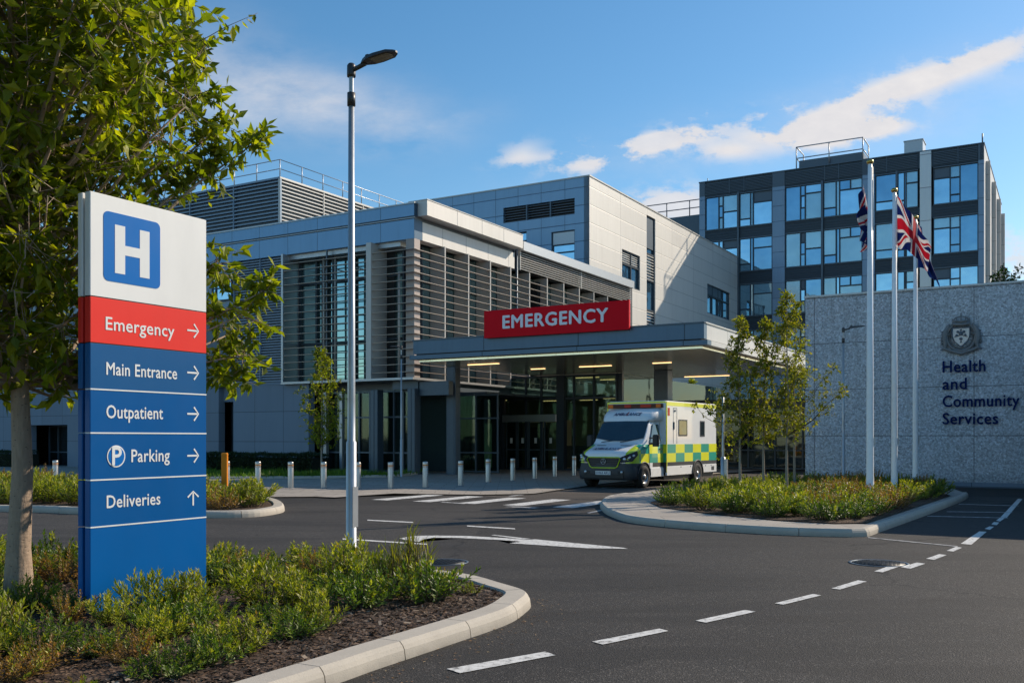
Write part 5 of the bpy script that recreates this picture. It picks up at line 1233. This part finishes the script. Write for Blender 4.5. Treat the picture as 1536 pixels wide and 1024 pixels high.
# luton box
W2, Y0, Y1, ZB, ZT = 1.12, 2.2, 6.45, .36, 2.86
mb = MB(); mb.bev(-W2,W2,Y0,Y1,ZB+.10,ZT,.05); box = vb(mb,'box_body',M['amb_white'])
mb = MB(); mb.box(-W2+.1,W2-.1,Y0,Y1-.1,.22,.45); mb.box(-.5,.5,.9,Y1-.3,.28,.4); vb(mb,'chassis',M['black'])
for s_ in (-1,1):
    mb = MB(); e = s_*(W2+.004); e0 = s_*(W2-.02); c0,c1 = Y0+.02,Y1-.02; nn = 6; zc_ = [.80,1.10,1.40]
    for i in range(nn):
        for j in range(2):
            ya = c0+.0+(c1-c0)*i/nn; yb_ = c0+(c1-c0)*(i+1)/nn; mm = (i+j+ (0 if s_>0 else 1))%2
            mb.box(e0,e,ya,yb_,zc_[j],zc_[j+1],mm)
    mb.box(e0,s_*(W2+.003),c0,c1,ZT-.17,ZT-.04,0); mb.box(e0,s_*(W2+.003),c0,c1,.67,.798,2)
    mb.box(e0,s_*(W2+.0045),c0-.01,c0+.035,ZB+.1,ZT-.04,0)
    vb(mb,'side_livery',[M['amb_yel'] if s_>0 else M['amb_yel'],M['amb_grn'],M['bumper']])
    # skirt with rear wheel opening
    mb = MB(); wy = 4.72
    mb.bev(s_*(W2-.05),s_*(W2+.006),Y0+.02,wy-.46,ZB,.665,.008); mb.bev(s_*(W2-.05),s_*(W2+.006),wy+.46,Y1-.02,ZB+.02,.665,.008); vb(mb,'side_skirt',M['amb_white'])
    mb = MB(); arc = [(s_*(W2+.012),wy+.47*math.cos(t),.36+.47*math.sin(t)) for t in [math.radians(a_) for a_ in range(-5,186,10)]]; mb.path(arc,[.022]*len(arc),6); vb(mb,'wheel_arch',M['bumper'])
    mb = MB(); n = 14; pts = [(wy+.45*math.cos(t),.36+.45*math.sin(t)) for t in [math.pi*i/n for i in range(n+1)]]
    mb.add([(s_*(W2+.0055),p,q) for p,q in pts],[tuple(range(n+1))]); vb(mb,'wheel_well_dark',M['black'])  # flat black sheet stands in for the shaded rear wheel opening
    for (p,q,r,t_) in ((3.14,3.84,1.68,2.24),(4.94,5.34,1.66,2.22)):
        mb = MB(); mb.box(e0,s_*(W2+.008),p+.04,q-.04,r+.04,t_-.04); sw = vb(mb,'box_window',M['wind']); mb = MB()
        mb.box(e0,s_*(W2+.012),p,q,r,r+.04); mb.box(e0,s_*(W2+.012),p,q,t_-.04,t_); mb.box(e0,s_*(W2+.0125),p,p+.04,r+.04,t_-.04); mb.box(e0,s_*(W2+.0125),q-.04,q,r+.04,t_-.04)
        mb.build('window_frame',M['bumper'],sw)
    mb = MB()
    for y_ in (2.72,3.0): mb.box(e0,s_*(W2+.006),y_,y_+.014,1.42,2.62)
    mb.box(e0,s_*(W2+.03),2.74,2.78,1.9,2.15); mb.box(e0,s_*(W2+.02),2.8,2.9,2.5,2.56); mb.box(e0,s_*(W2+.0062),2.72,3.0,2.61,2.624)
    for y_ in (3.3,4.1,5.4,5.9): mb.box(e0,s_*(W2+.0115),y_,y_+.05,.60,.64)
    vb(mb,'locker_door_trim',M['steel_mid'])
    mb = MB(); mb.box(e0,s_*(W2+.01),2.3,2.44,2.36,2.62); vb(mb,'side_marker_lamp',M['redl'])
    mb = MB(); mb.box(e0,s_*(W2+.01),5.95,6.2,.44,.58); vb(mb,'rear_badge',M['bumper'])
# front face trim of box, light bar, fairing
mb = MB(); mb.box(-W2+.03,W2-.03,Y0-.006,Y0+.02,ZT-.08,ZT-.02); mb.box(-W2+.0,-W2+.05,Y0-.005,Y0+.03,2.3,ZT-.03,0); vb(mb,'top_trim',M['amb_yel'])
mb = MB(); mb.box(.985,W2-.005,Y0-.008,Y0+.02,.80,1.10,1); mb.box(.985,W2-.005,Y0-.008,Y0+.02,1.10,1.40,0); mb.box(.99,W2-.004,Y0-.007,Y0+.02,.46,.8,2); vb(mb,'front_edge_livery',[M['amb_yel'],M['amb_grn'],M['bumper']])
mb = MB(); mb.bev(-W2+.06,W2-.12,Y0-.10,Y0,ZT-.24,ZT-.10,.012); lb_ = vb(mb,'light_bar',flat('dark red light bar',(.07,.006,.006),.2))
for q0_,q1_ in ((-W2+.08,-W2+.28),(W2-.34,W2-.16)): mb = MB(); mb.bev(q0_,q1_,Y0-.115,Y0-.02,ZT-.23,ZT-.11,.01); mb.build('amber_lens',M['amberl'],lb_)
for q0_,q1_ in ((-.4,-.15),(.2,.6)): mb = MB(); mb.box(q0_,q1_,Y0-.108,Y0-.02,ZT-.22,ZT-.12); mb.build('red_lens',M['redl'],lb_)
mb = MB(); fst = [(1.42,.80,2.17,2.24),(1.50,.88,2.16,2.34),(1.66,.94,2.17,2.47),(1.85,.97,2.18,2.56),(2.19,.99,2.20,2.615)]
vs=[];n=7
for y_,w_,z0_,z1_ in fst: vs += [(-w_,y_,z0_),(-w_,y_,z1_-.10),(-w_+.09,y_,z1_-.01),(0,y_,z1_+.01),(w_-.09,y_,z1_-.01),(w_,y_,z1_-.10),(w_,y_,z0_)]
mb.add(vs,[(i*n+j,i*n+(j+1)%n,(i+1)*n+(j+1)%n,(i+1)*n+j) for i in range(len(fst)-1) for j in range(n)]+[tuple(range(n))],0,True)
vb(mb,'roof_fairing',M['amb_white'])
def fair(u_,z_,e_):
    y_ = 1.50+z_*1.15; zf = 2.34+(2.47-2.34)*(y_-1.50)/.16
    return (u_, y_-.012, zf+.018+e_) 
text_on('roof_lettering','AMBULANCE',M['letter_navy'],am,-.50,.50,0.0,.125,lambda u_,z_,e_:(u_,1.50+z_*.93-.012,2.352+z_*.93*.8+.006+e_),.02,.004,.2)
mb = MB(); mb.box(-.012,.012,1.5,1.52,2.37,2.39); mb.tube((-.04,1.44,2.25),(.03,1.62,2.48),.014,5); vb(mb,'roof_emblem',M['redl'])
# wheels
def wheel(x_, y_, s_):
    r = .36
    mb = MB(); mb.lathe([(r*.60,-.11),(r*.66,-.125),(r*.93,-.125),(r*.99,-.10),(r,-.05),(r,.05),(r*.99,.10),(r*.93,.125),(r*.66,.125),(r*.60,.11)],32,'x',(x_,y_,r)); wh = vb(mb,'wheel',M['tyre'])
    mb = MB(); o = s_*.09; mb.lathe([(r*.62,s_*.12),(r*.57,s_*.10),(r*.52,s_*.05),(r*.36,s_*.07),(r*.22,s_*.09),(r*.18,s_*.13),(0,s_*.135)],28,'x',(x_,y_,r)); rm = mb.build('rim',M['rim'],wh)
    mb = MB()
    for i in range(10): t = i*math.pi/5; c_=(x_+s_*.055,y_+r*.45*math.cos(t),r+r*.45*math.sin(t)); mb.lathe([(.026,s_*.0),(.026,s_*.012),(0,s_*.012)],8,'x',c_)
    for i in range(6): t = i*math.pi/3; c_=(x_+s_*.085,y_+r*.27*math.cos(t),r+r*.27*math.sin(t)); mb.lathe([(.014,0),(.014,s_*.03),(0,s_*.03)],6,'x',c_)
    mb.build('wheel_nut',M['black'],wh)
for s_ in (-1,1): wheel(s_*.92,.78,s_); wheel(s_*1.01,4.72,s_)
for s_ in (-1,1):
    mb = MB(); n = 14; pts = [(.78+.43*math.cos(t),.40+.42*math.sin(t)) for t in [math.pi*i/n for i in range(n+1)]]; pts = [(p,max(q,.30)) for p,q in pts]+[(.35,.27),(1.21,.27)][:0]
    pts = [(1.21,.28)]+pts+[(.35,.28)]
    xo = s_*1.016; mb.add([(xo,p,q) for p,q in pts],[tuple(range(len(pts)))]); vb(mb,'wheel_well_dark',M['black'])  # black sheet painted as the shade inside the front wheel opening
    mb = MB(); arc=[(s_*1.02,.78+.44*math.cos(t),.40+.43*math.sin(t)) for t in [math.pi*i/n for i in range(n+1)]]; mb.path(arc,[.02]*len(arc),6); vb(mb,'wheel_arch',M['bumper'])
mb = MB(); mb.box(-1.02,-.97,1.25,2.2,.34,.62); mb.box(.97,1.02,1.25,2.2,.34,.62); vb(mb,'sill',M['amb_white'])
# ================================================================ planting
rg = random.Random(11)
def gauss(s): return rg.gauss(0, s)
def leafv(vs, fs, p, d, l, w_, nrm=None, fold=.18):
    """one folded leaf blade, 5 corners"""
    if nrm is None: nrm = Vector((gauss(1), gauss(1), 1.2+gauss(.6)))
    side = d.cross(nrm)
    if side.length < 1e-4: side = d.orthogonal()
    side.normalize(); up = side.cross(d).normalized()
    n = len(vs); m = p + d*(l*.5) - up*(w_*fold)
    vs += [tuple(p), tuple(p+d*(l*.42)+side*w_*.5), tuple(p+d*(l*.42)-side*w_*.5), tuple(m), tuple(p+d*l-up*l*.10)]
    fs += [(n,n+3,n+1),(n,n+2,n+3),(n+1,n+3,n+4),(n+3,n+2,n+4)]
def rdir(zb=0.0):
    v = Vector((gauss(1), gauss(1), gauss(1)+zb)); return v.normalized()
def build_tree(label, x_, y_, trunk, tr, clusters, ntw, nlf, ll, lw, mats, group=None, cl_r=.35, droop=.25, ok=None, limb_r=.03, name='tree', trunkmat='bark', z0=0.0):
    """trunk: list of (dx,dy,z); clusters: list of (dx,dy,z,r)"""
    t = empty(name, (x_, y_, z0), 0, label, 'tree', group)
    mb = MB(); tp = [Vector(q) for q in trunk]; n = len(tp)
    mb.path(tp, [tr*(1-.86*i/(n-1))*(1.25 if i == 0 else 1) for i in range(n)], 12)
    vs, fs = [], []; tw = MB()
    for (cx_,cy_,cz_,r) in clusters:
        c = Vector((cx_,cy_,cz_)); hz = math.hypot(cx_,cy_)
        want = max(tp[min(3,n-1)].z*(1 if n > 6 else 0), cz_ - hz*.75 - .1)
        best = min(range(len(tp)*6), key=lambda k: abs(tp[min(k//6,n-1)].lerp(tp[min(k//6+1,n-1)],(k%6)/6).z - max(tp[1].z, want)))
        s_ = tp[min(best//6,n-1)].lerp(tp[min(best//6+1,n-1)],(best%6)/6)
        m = s_.lerp(c,.5)+Vector((gauss(.07),gauss(.07),-.10*hz+gauss(.05)))
        lr = limb_r*(.5+.5*min(1,hz/1.5))
        tw.path([s_, s_.lerp(m,.5)+Vector((gauss(.02),gauss(.02),0)), m, m.lerp(c,.5)+Vector((gauss(.03),gauss(.03),.03)), c], [lr,lr*.8,lr*.62,lr*.45,lr*.2], 6)
        for k in range(ntw):
            d = rdir(.25); st_ = c + rdir()*r*.25*rg.random() if k%3 else m.lerp(c, rg.random())
            e = st_ + d*r*(.5+.8*rg.random())*Vector((1,1,.85)).length/1.4
            if ok and not ok(e): continue
            tw.path([st_, st_.lerp(e,.5)+Vector((0,0,.02)), e], [limb_r*.16,limb_r*.13,limb_r*.06], 3)
            dd = (e-st_).normalized()
            for q in range(nlf):
                f = .30+.70*(q+rg.random()*.6)/nlf; p = st_.lerp(e, min(f,1))
                if ok and not ok(p): continue
                ld = (dd*.55 + rdir()*.95 + Vector((0,0,-droop))).normalized(); L = ll*(.6+.7*rg.random())
                leafv(vs, fs, p, ld, L, L*lw)
    mb.build('trunk', M[trunkmat], t)
    me = bpy.data.meshes.new('branches'); 
    br_ = tw.build('branch', M['bark' if trunkmat == 'bark' else 'twig'], t, fix=False)
    me = bpy.data.meshes.new('crown'); me.from_pydata(vs, [], fs)
    for m_ in mats: me.materials.append(m_)
    if len(mats) > 1: me.polygons.foreach_set('material_index', [ (i//4*2654435761>>7)%5==0 and 1 or 0 for i in range(len(fs))])
    me.update(); link('crown', me, t)
    return t
# ---- big tree at the left ----
tx, ty = G(28, 905, .1)
def inell(p, E): return any(((p[0]-e[0])/e[3])**2+((p[1]-e[1])/e[4])**2+((p[2]-e[2])/e[5])**2 < 1 for e in E)
ELL = [(-.15,.0,4.75,1.75,2.0,2.75),(.65,.1,4.25,1.0,1.2,1.0),(1.45,.95,2.85,.42,.5,.8),(-.3,.2,3.2,1.6,1.5,1.35)]
def okbig(p):
    b_, a_ = AB(tx+p.x, ty+p.y)
    if p.z < 3.95 and b_ > sb_-.30 and a_ < sa_+Ls+.12: return False
    px_ = 768+F*(tx+p.x)/(ty+p.y); py_ = HY-F*(p.z+.1-H)/(ty+p.y)
    if p.z < 1.75: return False
    t_ = (b_-sb_)/(S.x*B[0]+S.y*B[1])
    if t_ > 0:
        a2, z2 = a_-t_*(S.x*A[0]+S.y*A[1]), p.z+.1-t_*S.z
        if -.15 < a2-sa_ < Ls+.15 and .9 < z2 < Htop+.1: return False
    if ty+p.y < 5.2: return False
    return True
cl = []
k = 0
while len(cl) < 190 and k < 14000:
    k += 1
    p = (rg.uniform(-2.1,2.3), rg.uniform(-2.1,2.1), rg.uniform(1.9,7.4))
    if not inell(p, ELL): continue
    if math.dist(p,(0,0,p[2])) < .35 and rg.random() < .6: continue
    if any(math.dist(p,q[:3]) < .37 for q in cl): continue
    if not okbig(Vector(p)): continue
    zs0 = max(3.0, p[2]-math.hypot(p[0],p[1])*.75-.1)
    if any(not okbig(Vector((p[0]*f_,p[1]*f_,zs0+(p[2]-zs0)*f_-.08))) for f_ in (.4,.55,.7,.85)) and zs0 > 0: continue
    cl.append((*p, rg.uniform(.32,.52)))
cl += [(1.75,1.0,2.75,.3),(1.7,1.1,2.35,.26),(1.5,1.0,3.3,.3),(1.5,1.2,4.75,.28),(1.75,1.3,4.55,.2),(1.25,1.1,5.0,.3),(1.4,1.2,4.3,.26),(1.6,1.0,2.1,.26),(1.95,1.05,3.0,.18)]
build_tree('large leafy tree with smooth pale trunk rising behind the blue sign', tx, ty, [(0,0,-.1),(.0,0,.5),(.03,.01,1.2),(.01,.0,2.0),(-.04,.03,3.0),(.03,.02,4.2),(0,0,5.4),(.05,0,6.6)], .118, cl, 17, 10, .135, .46, [M['leaf'],M['leaf']], ok=okbig, limb_r=.030, z0=.1)
# ---- young trees ----
def young(px_, by, topy, label, group, wmax, seed, extra=(), base=.14, low=.30, leaf=.085, n=40, mats=None, ntw=8, tr=.035):
    global rg
    rg = random.Random(seed)
    x_, y_ = G(px_, by, base); h = H+(HY-topy)/F*y_-base
    cl = []
    for i in range(n):
        f = (i+rg.random())/n; z_ = h*(low+(1-low)*f)
        prof = wmax*(math.sin(min(1,(f*1.25+.12))*math.pi*.5) if f < .5 else 1)*(1-f)**.8+.07
        a_ = rg.random()*6.28; rr = prof*(.35+.65*rg.random()); cl.append((rr*math.cos(a_), rr*math.sin(a_), z_, .14+.16*(1-f)+.06*rg.random()))
    cl += list(extra)
    return build_tree(label, x_, y_, [(0,0,-.05),(gauss(.01),0,h*.25),(gauss(.02),gauss(.02),h*.5),(gauss(.03),gauss(.02),h*.75),(0,0,h*.985)], tr, cl, ntw, 9, leaf, .55, mats or [M['leaf_young'],M['leaf']], group, droop=.15, limb_r=.014, trunkmat='bark_pale', z0=base)
gy = 'young slender trees on the right island'
young(1110,741,476,'slender young tree nearest the ambulance, its lower trunk staked',gy,.62,21,extra=((-.55,-.1,2.6,.25),(-.8,0,2.2,.2)))
young(1145.5,740,480,'slender young tree second from the ambulance on the island',gy,.55,22)
young(1180,742,440,'tallest slender young tree nearest the wall end, with twin reddish stem',gy,.75,23,n=42,extra=((.8,.0,2.35,.3),(1.1,0,2.5,.28),(1.35,.05,2.6,.22),(1.5,.0,2.72,.16),(.6,0,3.1,.28),(1.0,.1,2.1,.25),(.9,0,3.0,.2),(1.2,0,3.25,.15)))
young(1192,735.5,452,'thin young tree standing just behind the tallest one',gy,.55,24,n=30)
young(1082,735,590,'short sparse sapling leaning beside the thick-based post',gy,.16,25,n=6,tr=.016,ntw=5,extra=((-.45,0,2.45,.18),(-.75,.05,2.42,.14),(-.2,0,2.2,.16),(.35,0,2.0,.2),(.25,0,1.5,.16)))
young(1036,697,572,'bushy young tree behind the ambulance roof',None,1.7,26,n=50,leaf=.13,mats=[M['leaf'],M['leaf_young']],base=.0,low=.5)
young(482,717,525,'small conical tree in front of the grey bay window',None,1.45,27,n=64,leaf=.095,base=.05,low=.26,mats=[M['leaf'],M['leaf_young']],ntw=8)
rg = random.Random(31)
# small distant tree top behind the wall
def far_tree(px_, topy, Y, label, w_):
    x_ = (px_-768)/F*Y; h = H+(HY-topy)/F*Y
    cl = [(gauss(w_*.45), gauss(w_*.45), h*(.62+.36*rg.random()), .9) for _ in range(26)]
    build_tree(label, x_, Y, [(0,0,0),(0,0,h*.3),(.1,0,h*.6),(0,0,h*.9)], .2, cl, 8, 9, .30, .6, [M['leaf_hedge'],M['leaf_hedge']], limb_r=.05)
far_tree(1512, 409, 72, 'dark distant tree top peeping over the pebble wall at the right block corner', 1.0)
# ---- shrubs ----
def shrub_mesh(name, h, spread, shoots, per, ll, lw, mats, tip=0, flop=.3, seed=1):
    global rg
    rg = random.Random(seed); vs, fs = [], []; st_ = MB()
    for s_ in range(shoots):
        a_ = rg.random()*6.283; lean = rg.random()**.7; hh = h*(.55+.5*rg.random())*(1-.35*lean)
        r0 = spread*.35*rg.random(); b0_ = Vector((r0*math.cos(a_), r0*math.sin(a_), -.02))
        e = Vector((spread*lean*math.cos(a_+gauss(.3)), spread*lean*math.sin(a_+gauss(.3)), hh)); m = b0_.lerp(e,.5)+Vector((e.x*.12,e.y*.12,hh*.06))
        st_.path([b0_, m, e],[.006,.0045,.002],4)
        for q in range(per):
            f = .18+.82*(q/per)**.85; p = b0_.lerp(m, f*2) if f < .5 else m.lerp(e, f*2-1)
            ax = (e-m).normalized(); ang = q*2.4; sd = ax.orthogonal().normalized(); sd.rotate(Matrix.Rotation(ang,3,ax))
            ld = (sd*(.9-.55*f*f)+ax*(.35+.75*f)+Vector((0,0,flop*.2))+rdir()*.25).normalized(); L = ll*(.65+.5*rg.random())*(1.1-.45*f)
            leafv(vs, fs, p, ld, L, L*lw, ax+rdir()*.3)
    n = len(fs); ns = len(st_.f); off = len(vs)
    vs += st_.v; f2 = [tuple(i+off for i in f) for f in st_.f]
    me = bpy.data.meshes.new(name); me.from_pydata(vs, [], fs+f2)
    for m_ in mats: me.materials.append(m_)
    mi = []
    for i in range(n):
        lf = i//4; sh = lf//per; q = (lf%per)/per; mi.append(1 if (tip and sh%3==0 and q > tip) else 0)
    me.polygons.foreach_set('material_index', mi+[2]*ns); me.update(); return me
SA = [shrub_mesh('shrub', .50, .36, 34, 25, .094, .28, [M['leaf_shrub'],M['leaf_tip'],M['twig']], .78, seed=s) for s in (1,2,3)]
SB = [shrub_mesh('shrub', .42, .36, 46, 22, .066, .40, [M['leaf_shrub2'],M['leaf_shrub'],M['twig']], .6, seed=s) for s in (4,5)]
SC = [shrub_mesh('shrub', .46, .34, 36, 24, .064, .32, [M['leaf_rust'],M['leaf_shrub'],M['twig']], .35, seed=s) for s in (6,)]
SD = [shrub_mesh('grass_tuft', .55, .20, 60, 6, .22, .05, [M['leaf_young'],M['leaf_shrub'],M['twig']], .5, 1.5, seed=7)]
SE = [shrub_mesh('shrub', .22, .22, 16, 18, .055, .38, [M['leaf_shrub'],M['leaf_rust'],M['twig']], .7, seed=8)]
def inside(p, poly):
    c = False; n = len(poly)
    for i in range(n):
        a_, b_ = poly[i], poly[i-1]
        if (a_[1] > p[1]) != (b_[1] > p[1]) and p[0] < (b_[0]-a_[0])*(p[1]-a_[1])/(b_[1]-a_[1])+a_[0]: c = not c
    return c
def edge_d(p, poly):
    m = 9; P = Vector(p)
    for i in range(len(poly)):
        a_, b_ = Vector(poly[i-1]), Vector(poly[i]); d = b_-a_; t = max(0,min(1,(P-a_).dot(d)/max(1e-9,d.length_squared))); m = min(m,(a_+d*t-P).length)
    return m
def scatter(poly, space, zf, pick, n, avoid=(), mind=.2, box=None):
    xs = [p[0] for p in poly]; ys_ = [p[1] for p in poly]; bx = box or (min(xs),max(xs),min(ys_),max(ys_)); out = []; tries = 0
    while len(out) < n and tries < n*80:
        tries += 1; p = (rg.uniform(bx[0],bx[1]), rg.uniform(bx[2],bx[3]))
        if not inside(p, poly) or edge_d(p, poly) < mind: continue
        if any(math.dist(p,q) < space for q in out): continue
        if any(math.dist(p,q[:2]) < q[2] for q in avoid): continue
        out.append(p)
    for p in out:
        r = pick(p)
        if r is None: continue
        me, s_, label, cat, grp = r
        o = link(me.name.split('.')[0], me, None, (p[0],p[1],zf), rg.random()*6.28); o.scale = (s_*rg.uniform(1.0,1.3),)*2+(s_*rg.uniform(.74,1.02),)
        tag(o, label, cat, grp)
    return out
rg = random.Random(41)
fgp = fg_in + [(fg_in[-1][0]-2,-3),(fg_in[0][0]-3,-3)][:0]
sgx = [W(sb_-.08, sa_+t) for t in (.1,.45,.8,1.15)]
def pick_fg(p):
    e = edge_d(p, fg_in); px_ = 768+F*p[0]/p[1]
    near = e < .55
    if px_ > 560 and p[1] < 8.6 and e < .8 and rg.random() < .75: return None
    r = rg.random()
    if near and rg.random() < .7: return (SE[0], rg.uniform(.7,1.1), 'low green seedling shrub on the bare mulch edge of the foreground bed', 'shrub', 'low seedlings at the foreground bed edge')
    s_ = rg.uniform(.8,1.12)*(.85 if near else 1)
    if p[1] < 8.5 and px_ < 480: s_ *= .78
    elif p[1] < 7.9: s_ *= .84
    if r < .50: return (rg.choice(SA), s_, 'upright bright green shrub with narrow leaves in the foreground bed', 'shrub', 'upright shrubs in the foreground bed')
    if r < .80: return (rg.choice(SB), s_, 'rounded dark green shrub in the foreground bed', 'shrub', 'rounded shrubs in the foreground bed')
    if r < .90: return (SC[0], s_*.95, 'rusty red-tipped shrub in the foreground bed', 'shrub', 'rusty shrubs in the foreground bed')
    return (SE[0], 1.2, 'low green seedling shrub on the bare mulch edge of the foreground bed', 'shrub', 'low seedlings at the foreground bed edge')
scatter(fg_in, .33, .09, pick_fg, 130, [(x_,y_,.16) for x_,y_ in sgx]+[(tx,ty,.22)], .2, (-6.5,.1,4.7,12.3))
for px_,py_,s_ in ((615,880,1.15),(590,885,.9)):
    x_,y_ = G(px_,py_,.1); o = link('grass_tuft', SD[0], None, (x_,y_,.09), .5); o.scale = (s_,)*3
    tag(o, 'tall tuft of yellowish grass right of the tall lamp post' if s_>1 else 'smaller yellowish grass tuft beside the taller one', 'grass tuft')
# middle left bed
def pick_ml(p):
    back = p[1] > 26.0; px_ = 768+F*p[0]/p[1]
    if back: return (SC[0] if rg.random()<.7 else SA[0], rg.uniform(1.55,1.9), 'pink-tipped shrub in the back row of the far-left planting', 'shrub', 'pink-tipped shrubs behind the left planting')
    if px_ > 300 and rg.random() < .4: return (SC[0], rg.uniform(1.2,1.5), 'rusty shrub at the rounded tip of the middle-left bed', 'shrub', 'rusty shrubs at the middle-left bed tip')
    return (rg.choice(SB+SA), rg.uniform(1.25,1.6), 'leafy green shrub in the kerbed bed across the road on the left', 'shrub', 'green shrubs in the middle-left bed')
scatter(ml_in, .66, .1, pick_ml, 80, [(*G(337,745,.11),.3)], .45, (-15.5,-4.5,19,30.5))
# right island
def pick_ri(p):
    e = edge_d(p, ri_bed); px_ = 768+F*p[0]/p[1]; r = rg.random()
    s_ = rg.uniform(.98,1.3)
    if r < .56: return (rg.choice(SB), s_, 'rounded green shrub under the young trees of the right island', 'shrub', 'rounded shrubs on the right island')
    if r < .74: return (rg.choice(SA), s_*.85, 'upright green shrub on the right island', 'shrub', 'upright shrubs on the right island')
    return (SC[0] if px_ > 1190 else SA[1], s_*1.1, 'reddish brown shrub near the flagpoles' if px_ > 1190 else 'upright green shrub on the right island', 'shrub', 'reddish shrubs near the flagpoles' if px_ > 1190 else 'upright shrubs on the right island')
scatter(ri_bed, .52, .14, pick_ri, 125, [(q[0],q[1],.15) for q in fps], .28)
# ---- stuff: hedge, low green strip, chips, litter ----
def hedge(label, b0_, b1_, a0_, a1_, z0_, h, n, mat, ll):
    t = root('hedge', (b0_+b1_)/2, (a0_+a1_)/2, label, 'hedge'); vs, fs = [], []
    for _ in range(n):
        u_ = rg.uniform(b0_,b1_); v_ = rg.uniform(a0_,a1_); wz = z0_+h+.10*noise.noise(Vector((u_*1.7,v_*2,3))); f = rg.random()
        if f < .45: p = (u_, a0_+.06*noise.noise(Vector((u_*3,5,f*9)))+gauss(.03), rg.uniform(z0_,wz))
        else: p = (u_, v_, wz+gauss(.03))
        leafv(vs, fs, Vector((p[0]-(b0_+b1_)/2, p[1]-(a0_+a1_)/2, p[2])), rdir(.4), ll*rg.uniform(.6,1.2), ll*.5)
    me = bpy.data.meshes.new('foliage'); me.from_pydata(vs,[],fs); me.materials.append(mat); link('foliage',me,t)
    mb = MB(); hb, ha = (b1_-b0_)/2-.05, (a1_-a0_)/2-.06; mb.box(-hb,hb,-ha+.02,ha,0,z0_+h-.12); mb.build('dark_core', M['leaf_hedge_core'], t)  # near-black box fills the hedge behind its leaves
M['leaf_hedge_core'] = plain('hedge core', (.006,.010,.004), .9)
hedge('dark clipped hedge along the foot of the grey panel wall', bA(250,31.2), bA(468,31.2), 31.2, 32.4, 0.03, .82, 15000, M['leaf_hedge'], .09)
hedge('dark clipped hedge by the far-left dark doors', bA(-120,31.2), bA(30,31.2), 31.2, 32.4, 0.03, .82, 7000, M['leaf_hedge'], .09)
strip = [G(300,718,.04),G(400,717.5,.04),G(520,716.5,.04),G(590,715,.04),G(628,711,.04),G(640,705,.04),W(bA(600,32.6),32.6),W(bA(200,32.6),32.6),G(200,716,.04)]
sheet('grass_bed', strip, .034, M['mulch'])
kerb(resample(strip[8:9]+strip[0:6],.5), .12, .10, 1, 1.5, .2, z0=.03)
vs, fs = [], []; xs=[p[0] for p in strip]; ys_=[p[1] for p in strip]; cnt = 0
while cnt < 15000:
    p = (rg.uniform(min(xs),max(xs)), rg.uniform(min(ys_),max(ys_)))
    if not inside(p, strip): continue
    cnt += 1; hgt = .20+.20*noise.noise(Vector((p[0]*.8,p[1]*.8,0))); leafv(vs, fs, Vector((p[0],p[1],.03)), Vector((gauss(.35),gauss(.35),1)).normalized(), hgt*rg.uniform(.7,1.4), .035)
me = bpy.data.meshes.new('grass'); me.from_pydata(vs,[],fs); me.materials.append(M['grass'])
tag(link('grass', me), 'bright green low grass strip in front of the dark hedge', 'grass', kind='stuff')
# bark chips on the foreground bed
vs, fs = [], []; cnt = 0
while cnt < 11000:
    p = (rg.uniform(-5,.2), rg.uniform(4.8,11)); 
    if not inside(p, fg_in): continue
    if edge_d(p, fg_in) > .9 and rg.random() < .7: continue
    cnt += 1; a_ = rg.random()*3.14; l = rg.uniform(.010,.032); w_ = l*rg.uniform(.2,.5); c, s_ = math.cos(a_), math.sin(a_); z_ = .102+rg.random()*.012; tz = gauss(.006)
    n = len(vs); vs += [(p[0]-c*l-s_*w_,p[1]-s_*l+c*w_,z_-tz),(p[0]+c*l-s_*w_,p[1]+s_*l+c*w_,z_+tz),(p[0]+c*l+s_*w_,p[1]+s_*l-c*w_,z_+tz+.004),(p[0]-c*l+s_*w_,p[1]-s_*l-c*w_,z_-tz+.004)]; fs.append((n,n+1,n+2,n+3))
me = bpy.data.meshes.new('bark_chips'); me.from_pydata(vs,[],fs)
t = NT('bark chip'); g_ = t.n('ShaderNodeNewGeometry'); M['chip'] = t.done(t.bsdf(t.ramp(g_.outputs['Random Per Island'],[(0,(.03,.018,.011)),(.6,(.11,.065,.04)),(.92,(.22,.15,.10)),(1,(.40,.31,.22))]),.85))
me.materials.append(M['chip']); tag(link('bark_chips', me), 'loose brown bark chips covering the foreground bed', 'bark chips', kind='stuff')
# fallen leaves along the near kerb
vs, fs = [], []; rp = resample(fg_path[:100], .02)
for _ in range(420):
    q = Vector(rg.choice(rp[int(len(rp)*.1):])); d_ = abs(gauss(.22)); i_ = rg.random()*6.28
    p = (q.x+rg.uniform(-.1,.1)+d_*.75, q.y-d_*.65)
    if inside(p, fgb): continue
    leafv(vs, fs, Vector((p[0],p[1],.008)), Vector((math.cos(i_),math.sin(i_),.05)).normalized(), rg.uniform(.012,.034), rg.uniform(.008,.018), Vector((gauss(.2),gauss(.2),1)))
me = bpy.data.meshes.new('leaf_litter'); me.from_pydata(vs,[],fs)
t = NT('leaf litter'); g_ = t.n('ShaderNodeNewGeometry'); me.materials.append(t.done(t.bsdf(t.ramp(g_.outputs['Random Per Island'],[(0,(.16,.07,.03)),(.6,(.30,.16,.06)),(1,(.42,.30,.16))]),.8)))
tag(link('leaf_litter', me), 'tiny dry leaves scattered on the asphalt along the near kerb', 'leaf litter', kind='stuff')
